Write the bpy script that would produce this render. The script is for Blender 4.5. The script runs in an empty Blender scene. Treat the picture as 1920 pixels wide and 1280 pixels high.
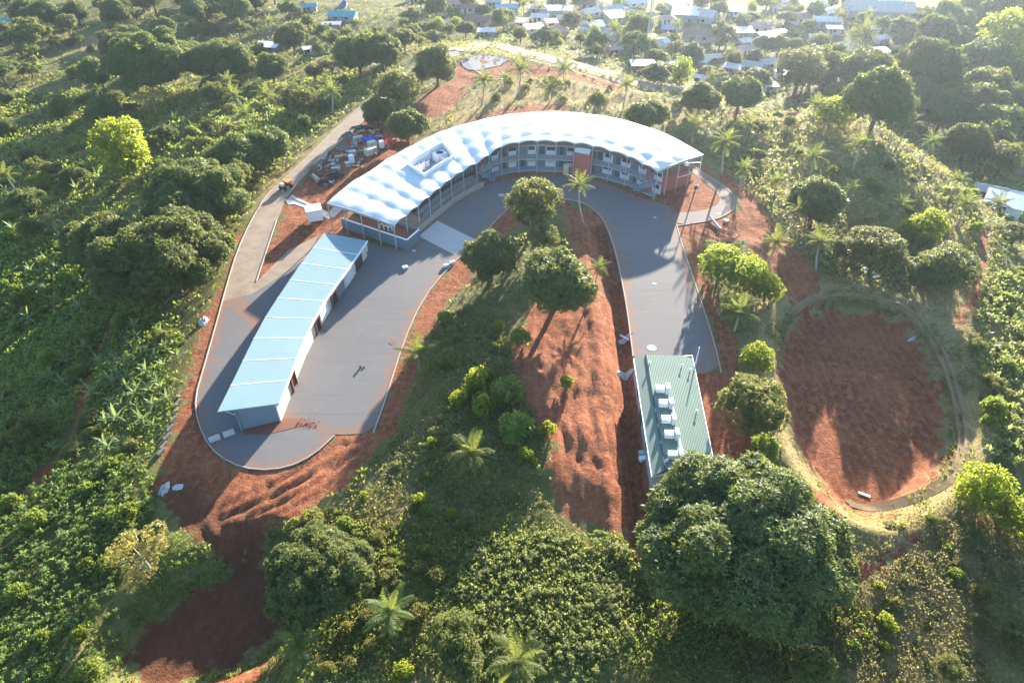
import bpy, bmesh, math, random
import numpy as np
from mathutils import Vector, Matrix, geometry

R_ = math.radians
scene = bpy.context.scene
COL = scene.collection
rng = np.random.default_rng(11)
random.seed(11)

# ------------------------------------------------------------------ camera, sky, sun, exposure
CAM_H, PITCH, FPX = 70.0, R_(40.0), 1280.0
cam_d = bpy.data.cameras.new('camera'); cam_d.sensor_width = 36.0; cam_d.lens = 24.0
cam_d.clip_start = 0.5; cam_d.clip_end = 6000
cam = bpy.data.objects.new('camera', cam_d); COL.objects.link(cam)
cam.location = (0, 0, CAM_H); cam.rotation_euler = (R_(90) - PITCH, 0, 0)
scene.camera = cam

SUN_EL, SUN_AZ = R_(11.5), R_(19.5)          # azimuth measured from +Y towards +X
world = bpy.data.worlds.new('World'); scene.world = world; world.use_nodes = True
wn = world.node_tree.nodes; wl = world.node_tree.links
bg = wn['Background']; bg.inputs['Strength'].default_value = 0.086
sky = wn.new('ShaderNodeTexSky'); sky.sky_type = 'NISHITA'; sky.sun_disc = False
sky.sun_elevation = SUN_EL; sky.sun_rotation = SUN_AZ
sky.air_density = 1.0; sky.dust_density = 0.5; sky.ozone_density = 1.0; sky.altitude = 50
tintn = wn.new('ShaderNodeMix'); tintn.data_type = 'RGBA'; tintn.blend_type = 'MULTIPLY'; tintn.inputs[0].default_value = 1.0
tintn.inputs[7].default_value = (0.86, 1.03, 1.25, 1)          # camera white balance set for the warm low sun
wl.new(sky.outputs['Color'], tintn.inputs[6]); wl.new(tintn.outputs[2], bg.inputs['Color'])
sun_d = bpy.data.lights.new('sun', 'SUN'); sun_d.energy = 5.0; sun_d.angle = R_(0.6); sun_d.color = (1.0, 0.90, 0.76)
sun = bpy.data.objects.new('sun', sun_d); COL.objects.link(sun)
sdir = Vector((math.sin(SUN_AZ) * math.cos(SUN_EL), math.cos(SUN_AZ) * math.cos(SUN_EL), math.sin(SUN_EL)))
sun.rotation_euler = (-sdir).to_track_quat('-Z', 'Y').to_euler(); sun.location = (60, 200, 120)
scene.view_settings.view_transform = 'Standard'; scene.view_settings.look = 'None'
scene.view_settings.exposure = 2.5; scene.view_settings.gamma = 1.0
scene.render.engine = 'CYCLES'
scene.cycles.max_bounces = 5; scene.cycles.diffuse_bounces = 3; scene.cycles.glossy_bounces = 2
scene.cycles.transmission_bounces = 3; scene.cycles.transparent_max_bounces = 4; scene.cycles.volume_bounces = 0
scene.cycles.caustics_reflective = False; scene.cycles.caustics_refractive = False

# ------------------------------------------------------------------ pixel <-> world
CP, SP = math.cos(PITCH), math.sin(PITCH)
def ray(px, py):
    a, b = (px - 960.0) / FPX, (py - 640.0) / FPX
    return np.array([a, CP - b * SP, -SP - b * CP])
def at(px, py, z=0.0):
    """the point at height z that the photo shows at pixel (px, py)"""
    d = ray(px, py); t = (z - CAM_H) / d[2]
    return np.array([d[0] * t, d[1] * t, z])
def proj(p):
    x, y, z = p[0], p[1], p[2] - CAM_H
    dep = y * CP - z * SP; up = y * SP + z * CP
    return 960 + FPX * x / dep, 640 - FPX * up / dep, dep
def atl(pts, z=0.0):
    return [tuple(at(p[0], p[1], z)[:2]) for p in pts]

# ------------------------------------------------------------------ noise, distances
def vnoise(x, y, seed=0):
    xi, yi = np.floor(x), np.floor(y); fx, fy = x - xi, y - yi
    fx = fx * fx * (3 - 2 * fx); fy = fy * fy * (3 - 2 * fy)
    def h(a, b):
        v = np.sin(a * 127.1 + b * 311.7 + seed * 74.7) * 43758.5453
        return v - np.floor(v)
    return (h(xi, yi) * (1 - fx) + h(xi + 1, yi) * fx) * (1 - fy) + (h(xi, yi + 1) * (1 - fx) + h(xi + 1, yi + 1) * fx) * fy
def fbm(x, y, seed=0, o=3):
    s, a = 0, 0.5
    for i in range(o):
        s = s + a * (vnoise(x * 2 ** i, y * 2 ** i, seed + i) - 0.5) * 2; a *= 0.5
    return s
def seg_dist(x, y, pts, closed=False):
    d = np.full(np.shape(x), 1e9)
    n = len(pts); m = n if closed else n - 1
    for i in range(m):
        ax, ay = pts[i]; bx, by = pts[(i + 1) % n]
        ex, ey = bx - ax, by - ay; L = ex * ex + ey * ey + 1e-12
        t = np.clip(((x - ax) * ex + (y - ay) * ey) / L, 0, 1)
        d = np.minimum(d, (x - ax - t * ex) ** 2 + (y - ay - t * ey) ** 2)
    return np.sqrt(d)
def inside(x, y, pts):
    c = np.zeros(np.shape(x), bool); n = len(pts)
    for i in range(n):
        ax, ay = pts[i]; bx, by = pts[(i + 1) % n]
        if ay == by: continue
        k = ((ay > y) != (by > y)) & (x < (bx - ax) * (y - ay) / (by - ay) + ax)
        c ^= k
    return c
def sdf(x, y, pts):
    d = seg_dist(x, y, pts, True)
    return np.where(inside(x, y, pts), -d, d)
def smooth(a, b, x):
    t = np.clip((x - a) / (b - a), 0, 1); return t * t * (3 - 2 * t)
def chaikin(pts, n=2, closed=True):
    for _ in range(n):
        out = []; m = len(pts)
        for i in range(m if closed else m - 1):
            a, b = pts[i], pts[(i + 1) % m]
            out.append((.75 * a[0] + .25 * b[0], .75 * a[1] + .25 * b[1])); out.append((.25 * a[0] + .75 * b[0], .25 * a[1] + .75 * b[1]))
        if not closed: out = [pts[0]] + out + [pts[-1]]
        pts = out
    return pts
def resample(pts, n):
    p = np.array(pts, float); s = np.r_[0, np.cumsum(np.linalg.norm(np.diff(p[:, :2], axis=0), axis=1))]
    q = np.linspace(0, s[-1], n)
    return np.stack([np.interp(q, s, p[:, k]) for k in range(p.shape[1])], 1)

# ------------------------------------------------------------------ plan (traced outlines, as ground coordinates)
YARD = chaikin(atl([(531,783),(545,806),(585,803),(622,816),(700,812),(722,752),(755,645),(790,565),(840,502),(893,455),(935,408),(960,385),(1000,374),
    (1055,372),(1100,382),(1130,408),(1148,450),(1163,510),(1176,580),(1188,690),(1240,700),(1352,700),(1341,648),(1313,560),(1282,470),(1268,418),(1262,402),
    (1255,385),(1228,378),(1200,372),(1160,354),(1120,340),(1080,334),(1040,328),(1000,328),(955,336),(912,345),(880,362),(850,380),(820,402),(790,428),
    (786,452),(764,470),(700,458),(640,440),(608,440),(560,520),(520,600),(490,690),(500,780)]), 1)
YARD_SHORT = YARD
PATH = chaikin(atl([(1256,398),(1268,424),(1340,413),(1372,398),(1383,380),(1370,360),(1335,335),(1300,312),(1290,318),(1318,338),(1345,362),(1351,378),(1335,390),(1300,398)]), 1)
LOWROAD_L = [(858,92),(812,104),(772,128),(735,158),(690,190),(640,232),(585,287),(535,335),(500,365),(470,415),(445,470),(425,535),(405,610),(382,690),(366,745),(370,790),(392,838),(430,868),(480,882),(540,877),(590,852),(628,816)]
LOWROAD_R = [(862,104),(822,114),(790,130),(757,160),(716,196),(668,240),(622,280),(570,328),(537,370),(521,410),(500,470),(482,528),(540,470),(600,440),(560,500),(515,580),(470,690),(445,770),(450,806),(531,790),(560,788),(620,812)]
ROAD = atl(LOWROAD_L + LOWROAD_R[::-1])
TOPROAD = [(856,96),(880,90),(915,88),(950,92),(985,103),(1020,113),(1060,122),(1100,132),(1140,145),(1180,158),(1225,168),(1270,172),(1300,170),(1335,160),(1372,140)]
SLAB = atl([(785,443),(820,414),(892,450),(852,478)])
WALK = atl([(536,377),(548,366),(600,391),(627,404),(616,411),(592,398),(552,383),(540,384)])
BACKWALK = atl([(612,404),(622,392),(660,356),(690,335),(720,312),(755,290),(790,272),(842,243),(846,250),(800,280),(760,300),(720,326),(690,350),(650,384),(628,408)])
APRON_N = atl([(545,360),(560,372),(610,396),(622,404),(634,396),(612,384),(570,360),(556,352)])
PLATEAU = chaikin(atl([(786,98),(690,180),(575,285),(500,355),(450,420),(415,530),(380,640),(345,760),(285,930),(300,1010),(440,1060),(560,1110),(700,1150),(900,1200),(1200,1210),
    (1500,1150),(1760,1010),(1880,900),(1900,760),(1880,600),(1860,480),(1815,390),(1760,330),(1700,280),(1620,230),(1540,205),(1420,205),(1320,195),(1200,180),(1080,140),(960,108),(870,96)]), 1)
ISLAND = atl([(960,400),(1000,385),(1055,384),(1095,395),(1120,420),(1135,470),(1150,540),(1165,620),(1180,700),(1200,800),(1220,930),(1230,1010),(1080,990),(900,960),(700,900),(720,830),(780,700),(830,580),(890,490)])
TRENCH = atl([(1105,405),(1128,435),(1142,480),(1153,540),(1165,610),(1176,690),(1186,780),(1196,880),(1206,960),(1220,1010)])
BASIN = chaikin(atl([(1500,600),(1555,572),(1640,578),(1700,605),(1735,650),(1752,720),(1762,790),(1750,845),(1712,882),(1662,915),(1625,934),(1590,910),(1542,845),(1505,770),(1492,680)]), 1)
BTRACK = chaikin(atl([(1475,590),(1520,558),(1600,552),(1690,570),(1745,620),(1785,700),(1805,780),(1812,850),(1785,900),(1720,935),(1640,958),(1585,935)]), 1, False)
PIT = chaikin(atl([(470,1015),(520,1040),(530,1110),(505,1170),(450,1215),(330,1245),(250,1262),(212,1220),(225,1170),(310,1110),(400,1065)]), 1)
FARPIT = atl([(1425,190),(1490,196),(1478,212),(1418,208)])
# bare red soil
MARGIN = atl([(893,455),(935,408),(960,386),(1000,376),(1055,375),(1070,388),(1010,405),(965,420),(930,460),(880,520),(830,575),(795,650),(765,745),(735,830),(700,815),(725,745),(757,640),(795,560),(845,500)])
UPPER = atl([(1055,384),(1095,395),(1120,425),(1130,500),(1110,600),(1060,640),(1000,640),(985,600),(1040,560),(1075,480)])
SOIL = [MARGIN, UPPER, chaikin(atl([(955,655),(1000,610),(1060,590),(1095,560),(1105,480),(1080,430),(1055,395),(1085,392),(1120,420),(1142,480),(1165,600),(1190,700),(1215,860),(1240,1000),(1232,1030),(1160,1000),(1050,975),(1040,880),(1010,790),(975,720)]), 1),
    atl([(1040,395),(1000,378),(950,395),(925,430),(860,505),(815,565),(780,640),(745,745),(705,840),(650,905),(560,965),(500,985),(475,1005),(480,1040),(440,1050),(340,985),(290,920),(330,800),(370,700),(395,760),(450,870),(560,875),(640,815),(700,808),(730,740),(765,640),(800,560),(850,495),(905,450)]),
    atl([(1180,690),(1360,700),(1330,600),(1280,450),(1265,420),(1345,415),(1385,395),(1390,370),(1340,330),(1360,325),(1420,380),(1470,440),(1530,510),(1540,560),(1500,580),(1440,500),(1400,450),(1310,450),(1330,540),(1380,640),(1390,700),(1420,860),(1380,880),(1300,1000),(1220,1020),(1200,800)]),
    atl([(520,440),(540,372),(620,285),(700,215),(720,240),(780,265),(640,380),(690,440),(600,470),(480,540),(490,470)]),
    chaikin(BASIN, 0), PIT,
    atl([(800,290),(850,240),(900,215),(1000,195),(1080,200),(1000,225),(900,240)]),
    atl([(790,180),(850,150),(880,175),(830,215),(760,240)]),
    atl([(850,118),(920,108),(950,112),(1040,128),(1120,145),(1200,165),(1180,172),(1080,150),(960,140),(900,150),(860,165)]),
    atl([(1418,205),(1500,185),(1500,215),(1420,225),(1350,215)]),
    atl([(1510,925),(1570,915),(1590,960),(1575,1000),(1545,1010)]),
    atl([(380,600),(420,540),(440,470),(455,430),(462,440),(440,520),(415,620),(385,740),(350,830),(325,900),(295,910),(325,820),(350,730)]),
    atl([(1240,330),(1320,310),(1350,360),(1348,380),(1330,392),(1265,398),(1232,382)]),
    atl([(880,345),(960,325),(1060,322),(1180,360),(1240,380),(1210,385),(1150,365),(1050,340),(960,345),(890,365)]),
    atl([(230,1270),(300,1262),(420,1262),(500,1215),(520,1190),(530,1200),(480,1262),(420,1290),(240,1300)]),
]
FOOTPATHS = [(atl([(195,560),(180,600),(150,650),(145,700),(140,760),(110,830),(60,890),(20,920)]), .45), (atl([(235,160),(190,185),(150,205),(110,225),(60,250)]), 0.9),
    (atl([(1600,1090),(1640,1060),(1680,1040),(1710,1010)]), .5), (atl([(1845,430),(1840,500),(1820,560),(1800,600)]), .6)]
# dry, straw coloured grass
DRY = [atl([(780,260),(860,180),(950,150),(1100,150),(1200,180),(1300,200),(1330,240),(1240,240),(1100,205),(950,205),(860,240)]),
    atl([(640,55),(760,60),(800,80),(760,100),(640,110),(560,90)]), atl([(860,85),(980,75),(1120,100),(1250,150),(1220,165),(1080,120),(950,90)]),
    atl([(1360,210),(1500,200),(1620,230),(1760,320),(1860,450),(1800,480),(1700,420),(1600,430),(1500,420),(1400,420),(1340,330),(1350,250)]),
    atl([(1380,380),(1480,400),(1500,470),(1440,460)]), atl([(800,560),(850,520),(870,540),(830,600),(790,640),(770,640)]),
    atl([(1620,560),(1800,520),(1920,500),(1920,720),(1860,700),(1800,640)]), atl([(1660,1090),(1500,1090),(1560,1290),(1700,1290)]), atl([(640,980),(760,900),(800,960),(860,1060),(780,1120),(680,1060)]), atl([(770,700),(830,640),(850,720),(790,800),(750,800)]), atl([(1600,960),(1850,960),(1920,1100),(1920,1280),(1700,1280),(1580,1100)]),
    atl([(100,0),(250,0),(200,30),(90,40)]), atl([(240,165),(200,180),(90,245),(60,255),(100,215)]), atl([(330,320),(300,300),(280,330),(330,380)]),
    atl([(0,370),(60,340),(120,380),(0,420)]), atl([(540,350),(600,280),(700,195),(690,180),(560,290),(490,350),(460,400),(480,400)])]

# ------------------------------------------------------------------ terrain
CORE_X = np.r_[np.arange(-260, -110, 1.5), np.arange(-110, 110, 0.5), np.arange(110, 262, 1.5)]
XS = np.r_[-np.geomspace(880, 262, 26), CORE_X, np.geomspace(263, 880, 26)]
YS = np.r_[np.linspace(-120, 14, 18), np.arange(16, 150, 0.5), np.arange(150, 175, 0.7), np.arange(175, 345, 1.3), np.geomspace(346, 1380, 34)]
GX, GY = np.meshgrid(XS, YS)
d_plat = sdf(GX, GY, PLATEAU)
d_pave = np.minimum.reduce([sdf(GX, GY, p) for p in (YARD, ROAD, PATH, SLAB)])
d_walk = np.minimum(sdf(GX, GY, WALK), sdf(GX, GY, BACKWALK))
# the school and garage stand on level ground too
LEVEL = chaikin(atl([(600,410),(640,360),(720,300),(840,238),(960,210),(1100,208),(1240,240),(1330,290),(1345,370),(1240,400),(780,480),(640,450)]), 1)
d_lev = np.minimum(np.minimum(d_pave, d_walk), sdf(GX, GY, LEVEL))
d_lev = np.minimum(d_lev, sdf(GX, GY, atl([(1180,660),(1310,660),(1350,880),(1215,910)])))
d_soil = np.minimum.reduce([sdf(GX, GY, p) for p in SOIL])
for pl, w in FOOTPATHS: d_soil = np.minimum(d_soil, seg_dist(GX, GY, pl) - w)
for off in (-0.9, 0.9): pass
bt = seg_dist(GX, GY, BTRACK); d_soil = np.minimum(d_soil, seg_dist(GX, GY, TRENCH) - 3.0)
d_dry = np.minimum.reduce([sdf(GX, GY, p) for p in DRY])
t_out = np.maximum(0, d_plat - 1.5)
wfar = smooth(30, 90, GY)
wright = smooth(45, 75, GX) * smooth(95, 130, GY)
A = 3 + 11 * wfar + 3 * wright; S = 0.05 + 0.19 * wfar + 0.45 * wright
z = -A * (1 - np.exp(-t_out * S / A))
z += smooth(0, 40, t_out) * fbm(GX / 45, GY / 45, 3) * (1.0 + 3.0 * wfar)
z += smooth(1.5, 9, d_lev) * (fbm(GX / 9, GY / 9, 5) * 0.45 + fbm(GX / 2.6, GY / 2.6, 8, 2) * 0.16)
d_isl = sdf(GX, GY, ISLAND); z += smooth(0, 9, -d_isl) * (1.1 + 0.35 * fbm(GX / 7, GY / 7, 21))
# tracks and spoil heaps in the bare soil
srough = smooth(0.5, 3.0, -d_soil) * smooth(0.6, 3, d_lev) * (.25 + .75 * smooth(-2, 2, sdf(GX, GY, BASIN)))
z += srough * (fbm(GX / 2.2, GY / 4.5, 31, 2) * 0.28 + fbm(GX / 1.3, GY / 1.9, 33, 2) * 0.17)
RUTS = [[(1088,585),(1062,690),(1066,840),(1098,985)], [(1118,470),(1134,600),(1112,760),(1140,960)], [(1000,700),(1040,760),(1090,880),(1190,940)], [(1150,620),(1140,760),(1165,900)], [(1070,560),(1100,640),(1085,760),(1060,930)], [(1020,640),(1100,700),(1130,850)],
    [(690,825),(600,870),(520,915),(420,960)], [(640,840),(560,890),(470,955)], [(670,860),(600,915),(500,965)], [(700,840),(610,895),(430,975)], [(430,900),(380,960),(430,1050)], [(345,900),(385,990),(470,1060)], [(1300,440),(1380,470),(1470,520)], [(1320,430),(1420,460),(1500,530)], [(1600,600),(1620,740),(1640,900)], [(1540,700),(1580,820),(1625,920)]]
for k_, rt in enumerate(RUTS):
    dr = seg_dist(GX, GY, chaikin(atl(rt), 2, False)); z += (-.17 * np.exp(-((dr - .85) / .42) ** 2) + .08 * np.exp(-(dr / .4) ** 2) + .07 * np.exp(-((dr - 1.75) / .4) ** 2)) * smooth(.3, 1.2, d_lev) * (.45 + .6 * vnoise(GX / 9, GY / 9, 70 + k_))
d_tr = seg_dist(GX, GY, TRENCH); z -= 1.9 * np.exp(-(d_tr / 1.7) ** 2) * smooth(-0.5, 0.8, d_lev); z += 0.55 * np.exp(-((d_tr - 4.2) / 1.3) ** 2) * smooth(1.5, 3.5, d_lev)
d_bas = sdf(GX, GY, BASIN); d_soil = np.minimum(d_soil, d_bas - 1.6 + 2.2 * smooth(30, 60, GX - 35)); d_dry = np.minimum(d_dry, np.abs(d_bas - 4) - 5)
z = np.where(d_bas < 7, np.minimum(z + 0.7 * np.exp(-((d_bas - 5.5) / 2.2) ** 2), -3.2 + np.maximum(0, d_bas) * 0.72 + 0.12 * fbm(GX / 3, GY / 3, 40)), z)
d_pit = sdf(GX, GY, PIT)
z = np.where(d_pit < 6, np.minimum(z, -3.6 + np.maximum(0, d_pit) * 0.85 + 0.15 * fbm(GX / 3, GY / 3, 41)), z)
d_fp = sdf(GX, GY, FARPIT)
z = np.where(d_fp < 8, np.minimum(z, z - 3.5 + np.clip(d_fp, 0, 4) * 0.9), z)
GZ = z
def samp(arr, x, y):
    x = np.asarray(x, float); y = np.asarray(y, float)
    i = np.clip(np.searchsorted(XS, x) - 1, 0, len(XS) - 2); j = np.clip(np.searchsorted(YS, y) - 1, 0, len(YS) - 2)
    u = np.clip((x - XS[i]) / (XS[i + 1] - XS[i]), 0, 1); v = np.clip((y - YS[j]) / (YS[j + 1] - YS[j]), 0, 1)
    return (arr[j, i] * (1 - u) + arr[j, i + 1] * u) * (1 - v) + (arr[j + 1, i] * (1 - u) + arr[j + 1, i + 1] * u) * v
def H(x, y): return samp(GZ, x, y)
TT = np.r_[np.arange(45, 200, 0.5), np.arange(200, 900, 1.5)]
def hit(px, py, off=0.0):
    """where the sight line through a photo pixel meets the ground raised by off"""
    d = ray(px, py); X, Y, Zr = d[0] * TT, d[1] * TT, CAM_H + d[2] * TT
    g = Zr - (H(X, Y) + off)
    k = np.argmax(g <= 0) if (g <= 0).any() else len(TT) - 1
    if k == 0: return np.array([X[0], Y[0], H(X[0], Y[0])])
    f = g[k - 1] / (g[k - 1] - g[k]); t = TT[k - 1] + f * (TT[k] - TT[k - 1])
    x, y = d[0] * t, d[1] * t
    return np.array([x, y, float(H(x, y))])

# ------------------------------------------------------------------ materials
def newmat(name):
    m = bpy.data.materials.new(name); m.use_nodes = True
    nt = m.node_tree
    return m, nt, nt.nodes['Principled BSDF'], nt.nodes['Material Output']
def N(nt, kind, **kw):
    n = nt.nodes.new(kind)
    for k, v in kw.items():
        if k in n.inputs.keys(): n.inputs[k].default_value = v
        else: setattr(n, k, v)
    return n
def ramp(nt, fac, stops):
    r = nt.nodes.new('ShaderNodeValToRGB'); e = r.color_ramp.elements
    while len(e) < len(stops): e.new(0.5)
    for k, (p, c) in enumerate(stops): e[k].position = p; e[k].color = (*c, 1) if len(c) == 3 else c
    nt.links.new(fac, r.inputs['Fac']); return r
def mixc(nt, fac, a, b, mode='MIX'):
    m = nt.nodes.new('ShaderNodeMix'); m.data_type = 'RGBA'; m.blend_type = mode; m.clamp_factor = True
    for s, v in ((0, fac), (6, a), (7, b)):
        if hasattr(v, 'links'): nt.links.new(v, m.inputs[s])
        elif s == 0: m.inputs[0].default_value = v
        else: m.inputs[s].default_value = (*v, 1)
    return m.outputs[2]
def noise(nt, scale, detail=4, rough=0.55, vec=None, dist=0):
    n = nt.nodes.new('ShaderNodeTexNoise'); n.inputs['Scale'].default_value = scale; n.inputs['Detail'].default_value = detail
    n.inputs['Roughness'].default_value = rough; n.inputs['Distortion'].default_value = dist
    if vec is not None: nt.links.new(vec, n.inputs['Vector'])
    return n.outputs['Fac']
def math_(nt, op, a, b=None, c=None):
    m = nt.nodes.new('ShaderNodeMath'); m.operation = op
    for k, v in enumerate((a, b, c)):
        if v is None: continue
        if hasattr(v, 'links'): nt.links.new(v, m.inputs[k])
        else: m.inputs[k].default_value = v
    return m.outputs[0]
def mrange(nt, v, a, b):
    m = nt.nodes.new('ShaderNodeMapRange'); m.interpolation_type = 'SMOOTHSTEP'
    nt.links.new(v, m.inputs[0]); m.inputs[1].default_value = a; m.inputs[2].default_value = b
    return m.outputs[0]
def bump(nt, bs, h, strength, dist=0.2):
    b = nt.nodes.new('ShaderNodeBump'); b.inputs['Strength'].default_value = strength; b.inputs['Distance'].default_value = dist
    nt.links.new(h, b.inputs['Height']); nt.links.new(b.outputs[0], bs.inputs['Normal'])
def objvec(nt): return nt.nodes.new('ShaderNodeTexCoord').outputs['Object']
def geovec(nt): return nt.nodes.new('ShaderNodeNewGeometry').outputs['Position']
def attr(nt, name):
    a = nt.nodes.new('ShaderNodeAttribute'); a.attribute_name = name; return a.outputs['Fac']

def simple(name, col, rough=0.6, metal=0.0, var=0.18, scale=0.6, spec=0.4, fine=0.0):
    m, nt, bs, out = newmat(name)
    v = geovec(nt); n = noise(nt, scale, 5, 0.6, v)
    c = mixc(nt, n, tuple(x * (1 - var) for x in col), tuple(min(1, x * (1 + var)) for x in col))
    nt.links.new(c, bs.inputs['Base Color']); bs.inputs['Roughness'].default_value = rough; bs.inputs['Metallic'].default_value = metal
    bs.inputs['Specular IOR Level'].default_value = spec
    if fine: bump(nt, bs, noise(nt, 9, 3, .6, v), fine, 0.05)
    return m

M = {}
def soil_colour(nt, v):
    n1 = noise(nt, 0.11, 4, .6, v); n2 = noise(nt, 0.9, 5, .65, v, 0.6); n3 = noise(nt, 4.5, 4, .6, v)
    a = ramp(nt, n1, [(0.3, (0.155, 0.048, 0.021)), (0.5, (0.225, 0.070, 0.030)), (0.7, (0.32, 0.116, 0.052))]).outputs[0]
    b = mixc(nt, mrange(nt, n2, .42, .68), a, (0.34, 0.138, 0.068))
    wv = nt.nodes.new('ShaderNodeTexWave'); wv.inputs['Scale'].default_value = .22; wv.inputs['Distortion'].default_value = 9; wv.inputs['Detail'].default_value = 3; wv.inputs['Detail Scale'].default_value = .6; nt.links.new(v, wv.inputs['Vector'])
    b = mixc(nt, math_(nt, 'MULTIPLY', mrange(nt, wv.outputs['Fac'], .62, .95), .25), b, (0.36, 0.17, 0.10))
    n5 = noise(nt, .28, 5, .7, v, 1.5); b = mixc(nt, math_(nt, 'MULTIPLY', mrange(nt, n5, .58, .7), .6), b, (0.155, 0.085, 0.045))
    return mixc(nt, mrange(nt, n3, .5, .75), b, (0.12, 0.042, 0.021)), n2, n3

# ground: weedy earth and grass, straw grass, bare red soil
m, nt, bs, out = newmat('ground_earth'); v = geovec(nt)
n1 = noise(nt, 0.06, 4, .6, v); n2 = noise(nt, 0.45, 5, .65, v, .4); n3 = noise(nt, 3.0, 4, .6, v)
g = ramp(nt, n2, [(0.28, (0.048, 0.068, 0.019)), (0.45, (0.105, 0.118, 0.034)), (0.60, (0.170, 0.155, 0.058)), (0.78, (0.23, 0.165, 0.08))]).outputs[0]
g = mixc(nt, mrange(nt, n3, .5, .72), g, (0.10, 0.085, 0.04))
dry = ramp(nt, n3, [(0.3, (0.16, 0.125, 0.05)), (0.5, (0.30, 0.225, 0.095)), (0.7, (0.40, 0.31, 0.15))]).outputs[0]
dd = math_(nt, 'ADD', attr(nt, 'dry'), math_(nt, 'MULTIPLY_ADD', n2, 26, -13))
g = mixc(nt, math_(nt, 'MULTIPLY', mrange(nt, dd, 3.0, -4.0), 0.85), g, dry)
sc, s2, s3 = soil_colour(nt, v)
ss = math_(nt, 'ADD', attr(nt, 'soil'), math_(nt, 'ADD', math_(nt, 'MULTIPLY_ADD', n2, 9.0, -4.5), math_(nt, 'MULTIPLY_ADD', n3, 2.0, -1.0)))
sc = mixc(nt, math_(nt, 'MULTIPLY', attr(nt, 'pit_shade'), .75), sc, (0.085, 0.042, 0.024))  # lower pit and its neck browned darker: the hollow's shade put into the colour
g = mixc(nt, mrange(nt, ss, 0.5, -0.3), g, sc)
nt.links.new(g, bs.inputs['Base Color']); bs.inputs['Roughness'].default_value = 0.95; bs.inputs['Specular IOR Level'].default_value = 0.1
bump(nt, bs, math_(nt, 'ADD', n2, math_(nt, 'MULTIPLY', noise(nt, 1.6, 6, .72, v, 1.2), 1.0)), 0.6, 0.6)
M['ground'] = m

m, nt, bs, out = newmat('asphalt'); v = geovec(nt)
n1 = noise(nt, 0.05, 3, .6, v); n2 = noise(nt, 0.5, 6, .7, v, .5); n3 = noise(nt, 14, 2, .6, v)
c = ramp(nt, n1, [(0.3, (0.112, 0.108, 0.106)), (0.6, (0.145, 0.138, 0.133)), (0.75, (0.178, 0.162, 0.150))]).outputs[0]
c = mixc(nt, mrange(nt, n2, .52, .78), c, (0.195, 0.165, 0.145)); c = mixc(nt, mrange(nt, n2, .45, .25), c, (0.13, 0.13, 0.13))
c = mixc(nt, 0.45, c, ramp(nt, n3, [(0.3, (0.07, 0.068, 0.066)), (0.7, (0.25, 0.23, 0.215))]).outputs[0])
mp = nt.nodes.new('ShaderNodeMapping'); mp.inputs['Rotation'].default_value = (0, 0, .12); mp.inputs['Scale'].default_value = (.06, 1.0, 1); nt.links.new(v, mp.inputs[0])
n4 = noise(nt, 1.1, 3, .6, mp.outputs[0]); c = mixc(nt, math_(nt, 'MULTIPLY', mrange(nt, n4, .5, .72), .10), c, (0.24, 0.215, 0.195)); c = mixc(nt, math_(nt, 'MULTIPLY', mrange(nt, n4, .45, .28), .08), c, (0.09, 0.085, 0.082))
mp2 = nt.nodes.new('ShaderNodeMapping'); mp2.inputs['Rotation'].default_value = (0, 0, 1.25); mp2.inputs['Scale'].default_value = (.045, .9, 1); nt.links.new(v, mp2.inputs[0])
n6 = noise(nt, 1.3, 2, .5, mp2.outputs[0], .3); c = mixc(nt, math_(nt, 'MULTIPLY', mrange(nt, n6, .60, .72), .3), c, (0.085, 0.08, 0.078))
ed = math_(nt, 'ADD', attr(nt, 'edge'), math_(nt, 'MULTIPLY_ADD', n2, -9.0, 4.2)); c = mixc(nt, math_(nt, 'MULTIPLY', mrange(nt, ed, 1.6, -.2), .8), c, (0.235, 0.125, 0.075))
nt.links.new(c, bs.inputs['Base Color']); bs.inputs['Roughness'].default_value = 0.85; bs.inputs['Specular IOR Level'].default_value = 0.25
bump(nt, bs, n3, .15, .03)
M['asphalt'] = m
m, nt, bs, out = newmat('concrete_road'); v = geovec(nt)
n2 = noise(nt, 0.35, 6, .7, v, .6); n3 = noise(nt, 9, 2, .6, v)
c = ramp(nt, n2, [(0.3, (0.21, 0.145, 0.098)), (0.5, (0.29, 0.21, 0.145)), (0.72, (0.36, 0.275, 0.20))]).outputs[0]
c = mixc(nt, 0.2, c, ramp(nt, n3, [(0.3, (0.15, 0.12, 0.1)), (0.7, (0.45, 0.38, 0.32))]).outputs[0])
nt.links.new(c, bs.inputs['Base Color']); bs.inputs['Roughness'].default_value = 0.9; bs.inputs['Specular IOR Level'].default_value = 0.2
M['road'] = m
M['concrete'] = simple('pale_concrete', (0.42, 0.40, 0.37), .85, var=.2, scale=.5)
M['track'] = simple('worn_track', (0.25, 0.175, 0.085), .95, var=.35, scale=.8)
M['kerb'] = simple('kerb_concrete', (0.36, 0.31, 0.26), .85, var=.25)
M['bluewall'] = simple('blue_grey_render', (0.14, 0.185, 0.22), .8, var=.12)
M['greywall'] = simple('grey_render', (0.33, 0.34, 0.35), .8, var=.12)
M['panel'] = simple('pale_panel', (0.60, 0.62, 0.64), .6, var=.08)
M['redwall'] = simple('red_render', (0.42, 0.115, 0.085), .8, var=.15)
M['teal'] = simple('teal_paint', (0.018, 0.085, 0.085), .5, var=.15)
M['darkglass'] = simple('dark_glass', (0.025, 0.03, 0.035), .15, spec=.6)
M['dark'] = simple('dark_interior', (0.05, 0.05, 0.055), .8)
M['seat'] = simple('grey_step', (0.16, 0.17, 0.18), .8)
M['wood'] = simple('timber_slat', (0.26, 0.15, 0.075), .75, var=.35, scale=3)
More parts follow.
